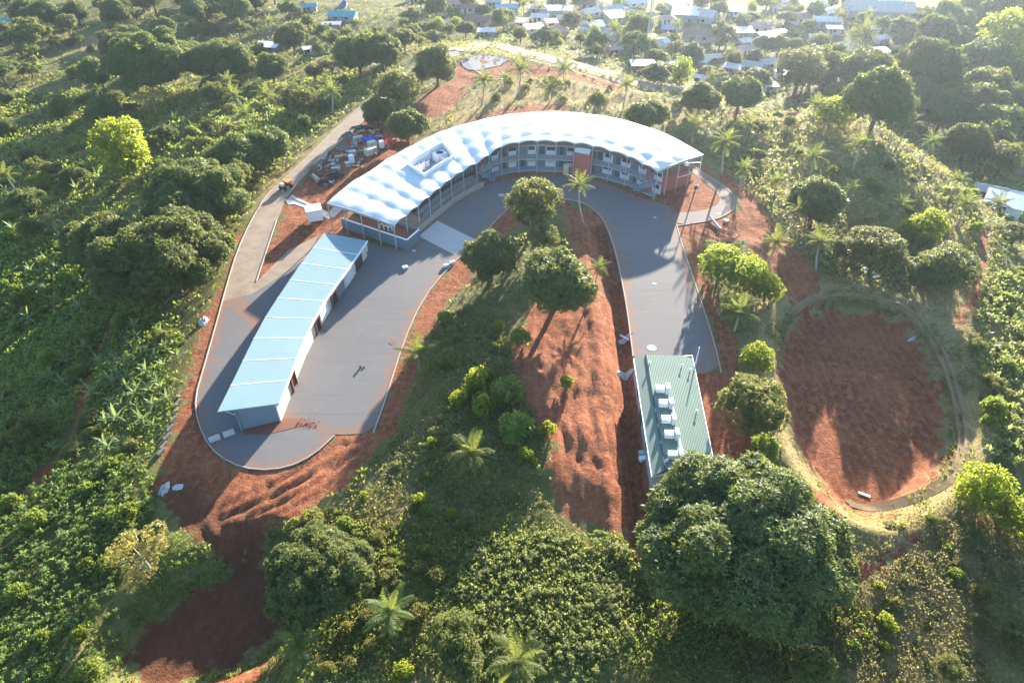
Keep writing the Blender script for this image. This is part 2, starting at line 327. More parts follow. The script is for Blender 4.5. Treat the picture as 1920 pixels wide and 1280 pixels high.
M['darkwood'] = simple('dark_timber', (0.13, 0.072, 0.038), .8, var=.35, scale=3)
M['palewood'] = simple('pale_timber', (0.52, 0.40, 0.22), .7, var=.2, scale=2)
M['post'] = simple('galvanised_post', (0.42, 0.44, 0.45), .45, .3, var=.1)
M['white'] = simple('white_paint', (0.80, 0.80, 0.78), .5, var=.06)
M['whitewall'] = simple('off_white_wall', (0.72, 0.70, 0.66), .7, var=.1)
M['brown'] = simple('rusty_brown', (0.20, 0.075, 0.045), .8, var=.3, scale=2)
M['redtarp'] = simple('red_tarp', (0.65, 0.07, 0.03), .5, var=.25, scale=2)
M['bluetarp'] = simple('blue_tarp', (0.03, 0.10, 0.38), .5, var=.25, scale=2)
M['blacktarp'] = simple('black_plastic', (0.03, 0.032, 0.036), .45, var=.3)
M['orange'] = simple('orange_paint', (0.60, 0.20, 0.03), .5)
M['stone'] = simple('grey_stone', (0.14, 0.13, 0.12), .9, var=.45, scale=2.5, fine=.5)
M['gravel'] = simple('blue_gravel', (0.15, 0.155, 0.165), .95, var=.4, scale=1.5, fine=.8)
M['bark'] = simple('bark', (0.13, 0.10, 0.075), .9, var=.35, scale=4)
M['palebark'] = simple('pale_bark', (0.34, 0.29, 0.24), .9, var=.3, scale=4)
M['plastic'] = simple('clear_plastic_sheet', (0.42, 0.41, 0.40), .4, var=.35, scale=4)
M['rubber'] = simple('black_rubber', (0.02, 0.02, 0.02), .7)
for k, c in dict(rust=(0.24, 0.13, 0.085), tin=(0.40, 0.36, 0.32), tinlight=(0.64, 0.59, 0.53), pinkroof=(0.50, 0.27, 0.21), blueroof=(0.26, 0.35, 0.42), tealroof=(0.10, 0.30, 0.32), thatch=(0.26, 0.20, 0.14),
                 cream=(0.62, 0.55, 0.42), cement=(0.34, 0.32, 0.30), mudwall=(0.33, 0.22, 0.16), pinkwall=(0.52, 0.36, 0.30)).items():
    M[k] = simple(k, c, .6 if 'roof' in k or 'tin' in k else .85, var=.45, scale=.9)

def ribbed(name, col, rib=0.3, axis=0, metal=.15, rough=.42, var=.1, depth=.06, strength=.3):
    """profiled metal sheet: ribs run along the sheet's own UV v axis"""
    m, nt, bs, out = newmat(name)
    uv = nt.nodes.new('ShaderNodeUVMap'); sp = nt.nodes.new('ShaderNodeSeparateXYZ'); nt.links.new(uv.outputs[0], sp.inputs[0])
    w = math_(nt, 'SINE', math_(nt, 'MULTIPLY', sp.outputs[axis], 2 * math.pi / rib))
    n = noise(nt, .35, 5, .6, geovec(nt))
    c = mixc(nt, n, tuple(x * (1 - var) for x in col), tuple(min(1, x * (1 + var)) for x in col))
    nt.links.new(c, bs.inputs['Base Color']); bs.inputs['Roughness'].default_value = rough; bs.inputs['Metallic'].default_value = metal; bs.inputs['Specular IOR Level'].default_value = .25
    bump(nt, bs, w, strength, depth)
    return m
M['bluemetal'] = ribbed('blue_roof_sheet', (0.180, 0.275, 0.290), .9, 0, .0, .6, strength=.015)
M['greenmetal'] = ribbed('green_roof_sheet', (0.165, 0.235, 0.190), .75, 1, 0, .7, depth=.14, strength=.45)
M['membrane'] = simple('white_membrane', (0.85, 0.89, 0.875), .55, var=.06, scale=.5, spec=.3)
nt = M['membrane'].node_tree; tr_ = nt.nodes.new('ShaderNodeBsdfTranslucent'); tr_.inputs[0].default_value = (.86, .90, .90, 1); mx_ = nt.nodes.new('ShaderNodeMixShader'); mx_.inputs[0].default_value = .45
nt.links.new(nt.nodes['Principled BSDF'].outputs[0], mx_.inputs[1]); nt.links.new(tr_.outputs[0], mx_.inputs[2]); nt.links.new(mx_.outputs[0], nt.nodes['Material Output'].inputs['Surface'])

def leafmat(name, dark, light, trans, rough=.55, spec=.26, tw=.38, rand=.5):
    tw += .08
    m, nt, bs, out = newmat(name)
    oi = nt.nodes.new('ShaderNodeObjectInfo')
    c = mixc(nt, attr(nt, 'tint'), dark, light)
    hs = nt.nodes.new('ShaderNodeHueSaturation'); nt.links.new(c, hs.inputs['Color'])
    nt.links.new(math_(nt, 'MULTIPLY_ADD', oi.outputs['Random'], rand, 1 - rand / 2), hs.inputs['Value'])
    nt.links.new(math_(nt, 'MULTIPLY_ADD', oi.outputs['Random'], .035, .4825), hs.inputs['Hue'])
    nt.links.new(hs.outputs[0], bs.inputs['Base Color']); bs.inputs['Roughness'].default_value = rough; bs.inputs['Specular IOR Level'].default_value = spec
    tr = nt.nodes.new('ShaderNodeBsdfTranslucent')
    nt.links.new(mixc(nt, 0.8, hs.outputs[0], trans), tr.inputs['Color'])
    mx = nt.nodes.new('ShaderNodeMixShader'); mx.inputs[0].default_value = tw
    nt.links.new(bs.outputs[0], mx.inputs[1]); nt.links.new(tr.outputs[0], mx.inputs[2]); nt.links.new(mx.outputs[0], out.inputs['Surface'])
    return m
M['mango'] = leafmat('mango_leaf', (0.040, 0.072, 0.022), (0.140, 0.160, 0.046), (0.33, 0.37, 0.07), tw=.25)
M['olive'] = leafmat('olive_leaf', (0.055, 0.076, 0.020), (0.145, 0.155, 0.048), (0.34, 0.35, 0.08), tw=.32)
M['lime'] = leafmat('lime_leaf', (0.075, 0.115, 0.014), (0.21, 0.255, 0.030), (0.50, 0.56, 0.05), tw=.42, rand=.3)
M['fresh'] = leafmat('fresh_leaf', (0.070, 0.115, 0.024), (0.185, 0.235, 0.055), (0.38, 0.46, 0.06), tw=.4)
M['cassava'] = leafmat('cassava_leaf', (0.105, 0.135, 0.042), (0.265, 0.295, 0.11), (0.46, 0.50, 0.13), tw=.34)
M['khaki'] = leafmat('khaki_herb', (0.12, 0.115, 0.045), (0.27, 0.245, 0.105), (0.46, 0.42, 0.14), tw=.34)
M['palm'] = leafmat('palm_frond', (0.040, 0.075, 0.022), (0.135, 0.165, 0.055), (0.36, 0.40, 0.07), tw=.26, rough=.65, spec=.15)
M['cassavagreen'] = leafmat('green_cassava_leaf', (0.068, 0.115, 0.028), (0.18, 0.24, 0.075), (0.34, 0.46, 0.09), tw=.34)
M['flower'] = leafmat('pink_flower', (0.16, 0.07, 0.07), (0.38, 0.22, 0.22), (0.35, 0.18, 0.18))
M['banana'] = leafmat('banana_leaf', (0.06, 0.10, 0.035), (0.20, 0.255, 0.11), (0.34, 0.42, 0.10), tw=.32, rough=.4)
M['yellow'] = leafmat('yellowing_leaf', (0.12, 0.11, 0.03), (0.30, 0.24, 0.08), (0.5, 0.42, 0.10), tw=.35)
M['straw'] = leafmat('straw_grass', (0.17, 0.13, 0.055), (0.36, 0.28, 0.13), (0.5, 0.4, 0.15), tw=.3)
M['weed'] = leafmat('weed_leaf', (0.085, 0.095, 0.027), (0.225, 0.215, 0.072), (0.42, 0.42, 0.10), tw=.34)
M['deadfrond'] = leafmat('dry_frond', (0.16, 0.11, 0.05), (0.30, 0.22, 0.11), (0.4, 0.3, 0.12), tw=.2)

# ------------------------------------------------------------------ object helpers
def tag(o, label=None, cat=None, group=None, kind=None):
    for k, val in (('label', label), ('category', cat), ('group', group), ('kind', kind)):
        if val: o[k] = val
    return o
def empty(name, loc, rz=0.0):
    o = bpy.data.objects.new(name, None); COL.objects.link(o); o.location = tuple(float(a) for a in loc); o.rotation_euler = (0, 0, rz); o.empty_display_size = .3
    return o
def link(name, me, mat=None, parent=None):
    o = bpy.data.objects.new(name, me); COL.objects.link(o)
    if mat is not None and not me.materials:
        for mm in (mat if isinstance(mat, (list, tuple)) else [mat]): me.materials.append(mm)
    if parent is not None: o.parent = parent
    return o
class MB:
    """collects shapes for ONE mesh"""
    def __init__(s): s.v = []; s.f = []; s.mi = []; s.uv = []
    def add(s, vs, fs, mi=0, uvs=None):
        k = len(s.v); s.v += [tuple(float(a) for a in p) for p in vs]
        for i, f in enumerate(fs):
            s.f.append(tuple(k + a for a in f)); s.mi.append(mi); s.uv.append(uvs[i] if uvs else None)
        return s
    def box(s, c, size, rz=0.0, mi=0, tilt=None):
        hx, hy, hz = size[0] / 2, size[1] / 2, size[2] / 2
        vs = [(sx * hx, sy * hy, sz * hz) for sz in (-1, 1) for sy in (-1, 1) for sx in (-1, 1)]
        if tilt is not None: vs = [tuple(tilt @ Vector(p)) for p in vs]
        ca, sa = math.cos(rz), math.sin(rz)
        vs = [(c[0] + x * ca - y * sa, c[1] + x * sa + y * ca, c[2] + zz) for x, y, zz in vs]
        return s.add(vs, [(0, 2, 3, 1), (4, 5, 7, 6), (0, 1, 5, 4), (2, 6, 7, 3), (0, 4, 6, 2), (1, 3, 7, 5)], mi)
    def hexa(s, b, t, mi=0):
        """solid between a bottom quad and a top quad"""
        return s.add(list(b) + list(t), [(3, 2, 1, 0), (4, 5, 6, 7), (0, 1, 5, 4), (1, 2, 6, 5), (2, 3, 7, 6), (3, 0, 4, 7)], mi)
    def wall(s, a, b, z0, z1, th=.25, mi=0):
        """upright slab from a to b; z0, z1 numbers or pairs"""
        a = np.array(a[:2], float); b = np.array(b[:2], float); d = b - a; L = np.linalg.norm(d) + 1e-9; n = np.array([-d[1], d[0]]) / L * th / 2
        z0 = z0 if isinstance(z0, (tuple, list)) else (z0, z0); z1 = z1 if isinstance(z1, (tuple, list)) else (z1, z1)
        q = [a - n, b - n, b + n, a + n]; w = [0, 1, 1, 0]
        return s.hexa([(p[0], p[1], z0[k]) for p, k in zip(q, w)], [(p[0], p[1], z1[k]) for p, k in zip(q, w)], mi)
    def tube(s, pts, radii, n=6, mi=0, cap=True):
        pts = [Vector(tuple(float(a) for a in p)) for p in pts]; k0 = len(s.v)
        if not isinstance(radii, (list, tuple, np.ndarray)): radii = [radii] * len(pts)
        for i, p in enumerate(pts):
            d = (pts[min(i + 1, len(pts) - 1)] - pts[max(i - 1, 0)]).normalized()
            a = d.cross(Vector((0, 0, 1)))
            if a.length < 1e-3: a = Vector((1, 0, 0))
            a.normalize(); b = d.cross(a)
            for j in range(n):
                th = 2 * math.pi * j / n
                s.v.append(tuple(p + (a * math.cos(th) + b * math.sin(th)) * float(radii[i])))
        for i in range(len(pts) - 1):
            for j in range(n):
                s.f.append((k0 + i * n + j, k0 + i * n + (j + 1) % n, k0 + (i + 1) * n + (j + 1) % n, k0 + (i + 1) * n + j)); s.mi.append(mi); s.uv.append(None)
        if cap:
            s.f.append(tuple(k0 + j for j in range(n))[::-1]); s.mi.append(mi); s.uv.append(None)
            e = k0 + (len(pts) - 1) * n; s.f.append(tuple(e + j for j in range(n))); s.mi.append(mi); s.uv.append(None)
        return s
    def build(s, name, mat, parent=None, smooth_=False):
        me = bpy.data.meshes.new(name); me.from_pydata(s.v, [], s.f)
        for p, mi in zip(me.polygons, s.mi): p.material_index = mi; p.use_smooth = smooth_
        if any(u is not None for u in s.uv):
            L = me.uv_layers.new(name='UVMap')
            for p, u in zip(me.polygons, s.uv):
                if u is None: continue
                for li, q in zip(p.loop_indices, u): L.data[li].uv = q
        me.update()
        o = link(name, me, mat, parent)
        if parent is not None and parent.type == 'EMPTY':       # shapes are collected in world coordinates
            o.matrix_parent_inverse = Matrix.Translation(-Vector(parent.location)) if parent.rotation_euler.z == 0 else (Matrix.Translation(parent.location) @ Matrix.Rotation(parent.rotation_euler.z, 4, 'Z')).inverted()
        elif parent is not None:
            o.matrix_parent_inverse = Matrix.Identity(4)
        return o
def np_mesh(name, verts, faces, tint=None, smooth_=False):
    """faces: (N,4) or (N,3) int array"""
    me = bpy.data.meshes.new(name); nv, nf, k = len(verts), len(faces), faces.shape[1]
    me.vertices.add(nv); me.vertices.foreach_set('co', np.ascontiguousarray(verts, np.float32).ravel())
    me.loops.add(nf * k); me.loops.foreach_set('vertex_index', np.ascontiguousarray(faces, np.int32).ravel())
    me.polygons.add(nf); me.polygons.foreach_set('loop_start', np.arange(0, nf * k, k, dtype=np.int32))
    if smooth_: me.polygons.foreach_set('use_smooth', np.ones(nf, bool))
    me.update(calc_edges=True)
    if tint is not None:
        a = me.attributes.new('tint', 'FLOAT', 'POINT'); a.data.foreach_set('value', np.ascontiguousarray(tint, np.float32))
    return me

# ------------------------------------------------------------------ ground sheet, roads, yard
ny, nx = GX.shape
idx = np.arange(nx * ny).reshape(ny, nx)
F4 = np.stack([idx[:-1, :-1], idx[:-1, 1:], idx[1:, 1:], idx[1:, :-1]], -1).reshape(-1, 4)
GZm = GZ - 0.9 * smooth(-0.2, -0.9, d_pave)
me = np_mesh('ground', np.stack([GX, GY, GZm], -1).reshape(-1, 3), F4, smooth_=True)
for nm, arr in (('pit_shade', smooth(3.5, -1.5, np.minimum(d_pit, seg_dist(GX, GY, atl([(470,1010),(430,1040),(380,1000),(320,940)])) - 2.5)).clip(0, 1)), ('soil', np.clip(d_soil, -9, 9)), ('dry', np.clip(d_dry, -16, 16))):
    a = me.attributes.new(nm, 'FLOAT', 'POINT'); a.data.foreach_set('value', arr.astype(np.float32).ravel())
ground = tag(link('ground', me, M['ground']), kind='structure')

def sheet(name, poly, mat, z=0.05, depth=0.6, drape=False, edge=None):
    vs3 = [Vector((p[0], p[1], 0)) for p in poly]
    tris = geometry.tessellate_polygon([vs3])
    n = len(poly); zz = [z] * n
    v_ = [(p[0], p[1], q) for p, q in zip(poly, zz)] + [(p[0], p[1], q - depth) for p, q in zip(poly, zz)]
    area = sum(poly[i][0] * poly[(i + 1) % n][1] - poly[(i + 1) % n][0] * poly[i][1] for i in range(n))
    fs = []
    for t in tris:
        a, b, c = (Vector(v_[i]) for i in t)
        fs.append(tuple(t) if (b - a).cross(c - a).z > 0 else tuple(t)[::-1])
    for i in range(n):
        j = (i + 1) % n
        fs.append((i, n + i, n + j, j) if area > 0 else (j, n + j, n + i, i))
    m_ = MB().add(v_, fs); o = m_.build(name, mat)
    if edge:
        bm = bmesh.new(); bm.from_mesh(o.data)
        for _ in range(7):
            es = [e for e in bm.edges if e.calc_length() > 1.6 and all(abs(w.co.z - z) < 1e-4 for w in e.verts)]
            if not es: break
            bmesh.ops.subdivide_edges(bm, edges=es, cuts=1); bmesh.ops.triangulate(bm, faces=[f for f in bm.faces if len(f.verts) > 3 and f.normal.z > .5])
        bm.to_mesh(o.data); bm.free(); n_ = len(o.data.vertices); co = np.empty(n_ * 3, np.float32); o.data.vertices.foreach_get('co', co); co = co.reshape(-1, 3)
        a_ = o.data.attributes.new('edge', 'FLOAT', 'POINT'); a_.data.foreach_set('value', np.clip(seg_dist(co[:, 0].astype(float), co[:, 1].astype(float), edge, True), 0, 12).astype(np.float32))
    return tag(o, kind='structure')
sheet('road', ROAD, M['road'], 0.04)
sheet('lower_asphalt_road', atl([(418,565),(405,610),(382,690),(366,745),(370,790),(392,838),(430,868),(480,882),(540,877),(590,852),(628,816),(620,812),(560,788),(531,790),(450,806),(445,770),(470,690),(515,580),(560,500),(572,485),(500,535),(470,552)]), M['asphalt'], 0.0435, edge=atl([(425,535),(405,610),(382,690),(366,745),(370,790),(392,838),(430,868),(480,882),(540,877),(590,852),(628,816)]))
sheet('asphalt_yard_road', YARD, M['asphalt'], 0.046, edge=YARD)
sheet('path', PATH, M['asphalt'], 0.052, edge=PATH)
sheet('concrete_path', WALK, M['concrete'], 0.06, .3)
sheet('back_path', BACKWALK, M['kerb'], 0.10, .3)
sheet('concrete_slab_path', SLAB, M['concrete'], 0.056)
def strip(name, centre, width, mat, lift=.12, n=90):
    p = resample([tuple(hit(*q)[:2]) for q in centre], n); d = np.gradient(p, axis=0); d /= np.linalg.norm(d, axis=1)[:, None]; nrm = np.stack([-d[:, 1], d[:, 0]], 1)
    b = MB(); vs = []
    for k in range(n):
        zz = max(float(H(*(p[k] + nrm[k] * w))) for w in (-width / 2, 0, width / 2)) + lift
        for w in (-width / 2, width / 2):
            q = p[k] + nrm[k] * w; vs.append((q[0], q[1], zz))
        for w in (-width / 2, width / 2):
            q = p[k] + nrm[k] * w; vs.append((q[0], q[1], zz - 1.2))
    fs = []
    for k in range(n - 1):
        a, c = 4 * k, 4 * k + 4
        fs += [(a + 1, a, c, c + 1), (a, a + 2, c + 2, c), (a + 3, a + 1, c + 1, c + 3)]
    return tag(b.add(vs, fs).build(name, mat), kind='structure')
TRK = [(1475,590),(1520,556),(1600,548),(1690,566),(1748,615),(1788,695),(1810,780),(1815,852),(1788,903),(1722,940),(1640,960),(1592,944)]
for dx_, dy_ in ((0, 0), (-12, 2)):
    strip('dirt_track', [(q[0] + dx_ * (1 if q[0] > 1600 else -.5), q[1] + dy_ - (8 if q[1] > 890 and dx_ else 0)) for q in chaikin(TRK, 2, False)], .75, M['track'], .05, 140)
strip('hill_road', TOPROAD, 6.0, M['road'])
def kerb(name, line, w=.15, h=.12, z=.05, mat='kerb', closed=False):
    p = list(line); b = MB()
    for i in range(len(p) - (0 if closed else 1)):
        a, c = p[i], p[(i + 1) % len(p)]
        if math.hypot(a[0] - c[0], a[1] - c[1]) > 1e-3: b.wall(a, c, z - .3, z + h, w)
    return tag(b.build(name, M[mat]), kind='structure')
kerb('kerb', chaikin(atl([p for p in LOWROAD_L[3:]]), 1, False))
kerb('kerb', chaikin(atl([(716,196),(668,240),(622,280),(570,328),(537,370)]), 1, False))
kerb('kerb', chaikin(atl([(519,412),(500,470),(481,528)]), 1, False))
kerb('kerb', chaikin(atl([(700,812),(722,752),(755,645),(790,565),(840,502),(893,455),(935,408),(960,385),(1000,374),(1055,372),(1100,382),(1130,408),(1148,450),(1163,510),(1176,580),(1187,668)]), 1, False), .18, .08)
kerb('kerb', chaikin(atl([(1352,698),(1341,648),(1313,560),(1282,470),(1268,420)]), 1, False), .18, .08)
kerb('kerb', chaikin(atl([(1268,424),(1340,413),(1372,398),(1383,380),(1370,360),(1335,335),(1300,312)]), 1, False), .16, .07)
kerb('kerb', atl([(534,377),(546,372),(600,394)]), .15, .1)
# loose gravel apron beside the far bend
gp = [hit(*q) for q in chaikin([(862,112),(905,104),(955,110),(945,122),(920,128),(895,134),(870,130)], 1)]
b = MB(); b.add([(p[0], p[1], p[2] + .12) for p in gp] + [(p[0], p[1], p[2] - .6) for p in gp], [tuple(range(14))[::-1]] + [((i + 1) % 14, i, 14 + i, 14 + (i + 1) % 14)[::-1] for i in range(14)])
tag(b.build('gravel', M['gravel']), kind='stuff', label='grey gravel spread inside the far road bend')
# ------------------------------------------------------------------ the curved school under its white canopy
NB = 18
FR = [(740,423),(758,408),(780,390),(803,371),(825,353),(848,335),(876,317),(903,303),(938,280),(968,271),(997,267.5),(1028,266.5),(1060,267.5),(1092,271),(1122,277),(1152,286),(1180,295),(1206,309),(1232,322)]
BK = [(613,384),(640,360),(663,342),(693,325),(723,303),(757,284),(790,267),(820,252),(850,240),(885,230),(918,222),(960,215),(1022,211.5),(1077,214),(1127,220),(1163,227),(1205,239),(1247,254),(1280,271),(1318,293)]
def ez(t): return np.interp(t, [0, .25, .38, .5, .62, .78, .9, 1], [5.4, 5.6, 5.9, 6.9, 7.5, 7.3, 6.9, 6.4])
def edge3(px, n):
    s = np.linspace(0, 1, len(px))
    p = np.array([at(q[0], q[1], ez(t)) for q, t in zip(px, s)])
    return resample(p, n)
NU, NV = NB * 8, 34
EF, EB = edge3(FR, NU + 1), edge3(BK, NU + 1)
EF[:, 2] = ez(np.linspace(0, 1, NU + 1)); EB[:, 2] = EF[:, 2] + .35
def sp(u, r, z=None):
    """plan point at share u along the building and r from the front eave to the back"""
    f = u * NU; i = int(min(NU - 1, max(0, math.floor(f)))); w = f - i
    p = (EF[i] * (1 - w) + EF[i + 1] * w) * (1 - r) + (EB[i] * (1 - w) + EB[i + 1] * w) * r
    return np.array([p[0], p[1], p[2] if z is None else z])
sch_c = sp(.6, .5, 0)
school = tag(empty('school_building', sch_c), 'long two storey school curving under a scalloped white membrane canopy', 'school')
def roofz(u, r):
    tb = (u * NB) % 1.0
    rows = 3.5
    a = math.sin(math.pi * tb) ** 0.9
    q = abs(math.sin(math.pi * (r * rows + .5)))
    fade = min(1, (1 - r) / .06)
    return a * (0.17 + 0.20 * q) * (0.5 + .5 * fade) + 0.30 * math.sin(math.pi * r) 
HOLE = (3.85 / NB, 6.1 / NB, .29, .67)
vs = []; fs = []
for i in range(NU + 1):
    for j in range(NV + 1):
        u, r = i / NU, j / NV; p = sp(u, r); vs.append((p[0], p[1], p[2] + roofz(u, r)))
def inhole(i, j):
    u, r = (i + .5) / NU, (j + .5) / NV
    return HOLE[0] < u < HOLE[1] and HOLE[2] < r < HOLE[3]
for i in range(NU):
    for j in range(NV):
        if inhole(i, j): continue
        a = i * (NV + 1) + j; fs.append((a, a + NV + 1, a + NV + 2, a + 1))
b = MB().add(vs, fs); roof = b.build('canopy_roof', M['membrane'], school, True)
sm = roof.modifiers.new('thickness', 'SOLIDIFY'); sm.thickness = .10; sm.offset = -1
def hp(u, r, z): p = sp(u, r); return (p[0], p[1], z)
# well in the roof: lining and plant deck
hz = float(ez((HOLE[0] + HOLE[1]) / 2))
b = MB()
cor = [(HOLE[0], HOLE[2]), (HOLE[1], HOLE[2]), (HOLE[1], HOLE[3]), (HOLE[0], HOLE[3])]
for k in range(4):
    a, c = cor[k], cor[(k + 1) % 4]
    for m_ in range(6):
        p = hp(a[0] + (c[0] - a[0]) * m_ / 6, a[1] + (c[1] - a[1]) * m_ / 6, 0); q = hp(a[0] + (c[0] - a[0]) * (m_ + 1) / 6, a[1] + (c[1] - a[1]) * (m_ + 1) / 6, 0)
        zt = sp((a[0] + (c[0] - a[0]) * (m_ + .5) / 6), .5)[2] + 1.15
        b.wall(p, q, hz - 1.6, zt, .18)
b.build('roof_well_lining', M['white'], school)
b = MB(); 
for m_ in range(6):
    u0 = HOLE[0] - .004 + (HOLE[1] - HOLE[0] + .008) * m_ / 6; u1 = HOLE[0] - .004 + (HOLE[1] - HOLE[0] + .008) * (m_ + 1) / 6
    q = [hp(u0, HOLE[2] - .02, 0), hp(u1, HOLE[2] - .02, 0), hp(u1, HOLE[3] + .02, 0), hp(u0, HOLE[3] + .02, 0)]
    b.hexa([(p[0], p[1], hz - 1.5) for p in q], [(p[0], p[1], hz - 1.2) for p in q])
b.build('plant_deck', M['greywall'], school)
def deck(u, r): p = sp(.214 + (u - .308) * .88, .29 + (r - .33) * .97); return (p[0], p[1], hz - 1.2)
def unit(name, u, r, size, label, cat, mat='white', legs=False, rz=.7):
    p = deck(u, r); t = tag(empty(name, p), label, cat, 'machines in the canopy well')
    MB().box((p[0], p[1], p[2] + size[2] / 2 + .1), size, rz).build('casing', M[mat], t)
    g = MB(); g.tube([(p[0], p[1], p[2] + size[2] + .1), (p[0], p[1], p[2] + size[2] + .16)], size[0] * .3, 10); g.build('fan_guard', M['dark'], t)
    return t
for k, (u, r, sz, lb) in enumerate([(.335, .60, (1.0, 1.0, 1.3), 'upright white air unit at the hall end of the canopy well'), (.352, .62, (1.0, 1.0, 1.3), 'upright white air unit, second along in the canopy well'),
        (.372, .63, (.9, .9, 1.2), 'upright white air unit beside the duct in the canopy well'), (.423, .60, (2.6, 2.0, 1.7), 'big white plant box at the rear corner of the canopy well')]):
    unit('air_unit', u, r, sz, lb, 'air unit')
p = deck(.40, .47); t = tag(empty('roof_duct', p), 'bent pale duct lying across the canopy well floor', 'duct', 'machines in the canopy well')
MB().box((p[0], p[1], p[2] + .5), (3.4, .9, .8), 1.0).box((p[0] + 1.2, p[1] + 1.7, p[2] + .8), (1.0, 1.6, 1.4), 1.0).build('duct_body', M['panel'], t)
MB().box((p[0] - 1.0, p[1] - 1.5, p[2] + .25), (.9, .9, .5), 1.0).build('duct_end', M['bluewall'], t)
p = deck(.425, .42); t = tag(empty('roof_hatch', p), 'flat white hatch cover near the front of the canopy well', 'hatch', 'machines in the canopy well')
MB().box((p[0], p[1], p[2] + .3), (2.0, 1.6, .6), .9).build('hatch_frame', M['white'], t); MB().box((p[0], p[1], p[2] + .65), (2.2, 1.8, .08), .9).build('lid', M['membrane'], t)
# posts and fascia
for i in range(0, NB + 1):
    u = i / NB; p = sp(u, .015); z0 = 1.2 if i < 8 and i > 1 else 0
    b = MB(); b.tube([(p[0], p[1], z0 - .1), (p[0], p[1], p[2])], .11, 8); b.build('post', M['post'], school)
for i in range(0, NB + 1, 1):
    u = i / NB; p = sp(u, .985); b = MB(); b.tube([(p[0], p[1], -.5), (p[0], p[1], p[2])], .11, 6); b.build('post', M['post'], school)
for u in (0.001, .999):
    b = MB()
    for j in range(8):
        a, c = sp(u, j / 8), sp(u, (j + 1) / 8); za, zc = a[2] + roofz(u, j / 8), c[2] + roofz(u, (j + 1) / 8)
        b.wall(a, c, (za - .42, zc - .42), (za + .03, zc + .03), .16)
    b.build('fascia', M['post'], school)
for r in (.25, .5, .75):
    for u in (0.002, .998):
        p = sp(u, r); b = MB(); b.tube([(p[0], p[1], -.3), (p[0], p[1], p[2])], .11, 8); b.build('post', M['post'], school)
# two storeys of rooms
U0, U1 = 7.4 / NB, 1.0
UW = np.linspace(U0, .985, 45)
WALL = .20; 
def arc(name, r, z0, z1, th, mat, us=UW, parent=school, zf=None):
    b = MB()
    for a, c in zip(us[:-1], us[1:]):
        za = (z0 if zf is None else z0, z0); zb = (zf(a), zf(c)) if zf else (z1, z1)
        b.wall(sp(a, r), sp(c, r), z0, zb, th)
    return b.build(name, M[mat], parent)
def slab(name, r0, r1, z0, z1, mat, us=UW, zf=None):
    b = MB()
    for a, c in zip(us[:-1], us[1:]):
        q = [sp(a, r0), sp(c, r0), sp(c, r1), sp(a, r1)]
        zt = [z1] * 4 if zf is None else [zf(a), zf(c), zf(c), zf(a)]; zb = [z0] * 4 if zf is None else [w - .25 for w in zt]
        b.hexa([(p[0], p[1], w) for p, w in zip(q, zb)], [(p[0], p[1], w) for p, w in zip(q, zt)])
    return b.build(name, M[mat], school)
top = lambda u: float(ez(u)) - 1.0
arc('wall', WALL, -.1, 6, .25, 'bluewall', zf=lambda u: min(6.0, top(u)))
arc('wall', .93, -.6, 6, .25, 'greywall', zf=lambda u: min(6.0, top(u)))
slab('ground_floor_slab', .055, .96, -.3, .22, 'greywall')
slab('gallery_slab', .055, WALL, 2.75, 3.05, 'greywall')
slab('ceiling_slab', .07, .95, 0, 0, 'greywall', zf=lambda u: min(6.05, top(u)) + .12)
arc('timber_louvre', .10, 5, 6, .10, 'wood', zf=lambda u: min(6.05, top(u)) + 1.05) if False else None
b = MB()
for a, c in zip(UW[:-1], UW[1:]):
    for k in range(5):
        zt = float(ez(a)) - 1.1 + k * .23
        zt2 = float(ez(c)) - 1.1 + k * .23
        b.wall(sp(a, .06), sp(c, .06), (zt, zt2), (zt + .17, zt2 + .17), .06)
b.build('timber_louvre', M['darkwood'], school)
for zz in (3.05,):
    b = MB()
    for a, c in zip(UW[:-1], UW[1:]):
        for h in (.35, .7, 1.0): b.wall(sp(a, .06), sp(c, .06), zz + h, zz + h + .05, .04)
        b.wall(sp(a, .06), sp(a + .0006, .06), zz, zz + 1.0, .05)
    b.build('gallery_railing', M['post'], school)
def on_wall(u, r, z0, w, h, th, name, mat, parent=school, off=.16):
    """a panel w metres wide on the front wall, off metres proud of it"""
    a, c = sp(u, r, 0), sp(u + .004, r, 0); d = (c - a); d[2] = 0; d /= np.linalg.norm(d); nrm = sp(u, 0, 0) - sp(u, 1, 0); nrm /= np.linalg.norm(nrm)
    m_ = a + nrm * off
    return MB().wall(m_ - d * w / 2, m_ + d * w / 2, z0, z0 + h, th).build(name, M[mat], parent)
rr = random.Random(4)
for i in range(8, 18):
    if i == 13: continue
    for st in (0, 1):
        z0 = .22 + st * 2.83
        if st and top((i + .5) / NB) < 5.0: continue
        hh = min(2.5, top((i + .5) / NB) - z0 - .1) if st else 2.45
        u = lambda t: (i + t) / NB
        if (i + st) % 3 != 2:
            on_wall(u(.18), WALL, z0, 1.0, min(2.15, hh), .06, 'door', 'teal')
        pn = on_wall(u(.62), WALL, z0 + .02, 2.3, min(2.2, hh), .05, 'wall_panel', 'panel', off=.15)
        w = on_wall(u(.62), WALL, z0 + 1.05, 1.5 if (i + st) % 2 else 2.0, min(.95, hh - 1.1), .06, 'window', 'post', off=.19)
        on_wall(u(.62), WALL, z0 + 1.12, 1.35 if (i + st) % 2 else 1.85, min(.8, hh - 1.25), .05, 'pane', 'palewood' if (st == 0 and i in (9, 10, 11)) else 'darkglass', w, off=.215)
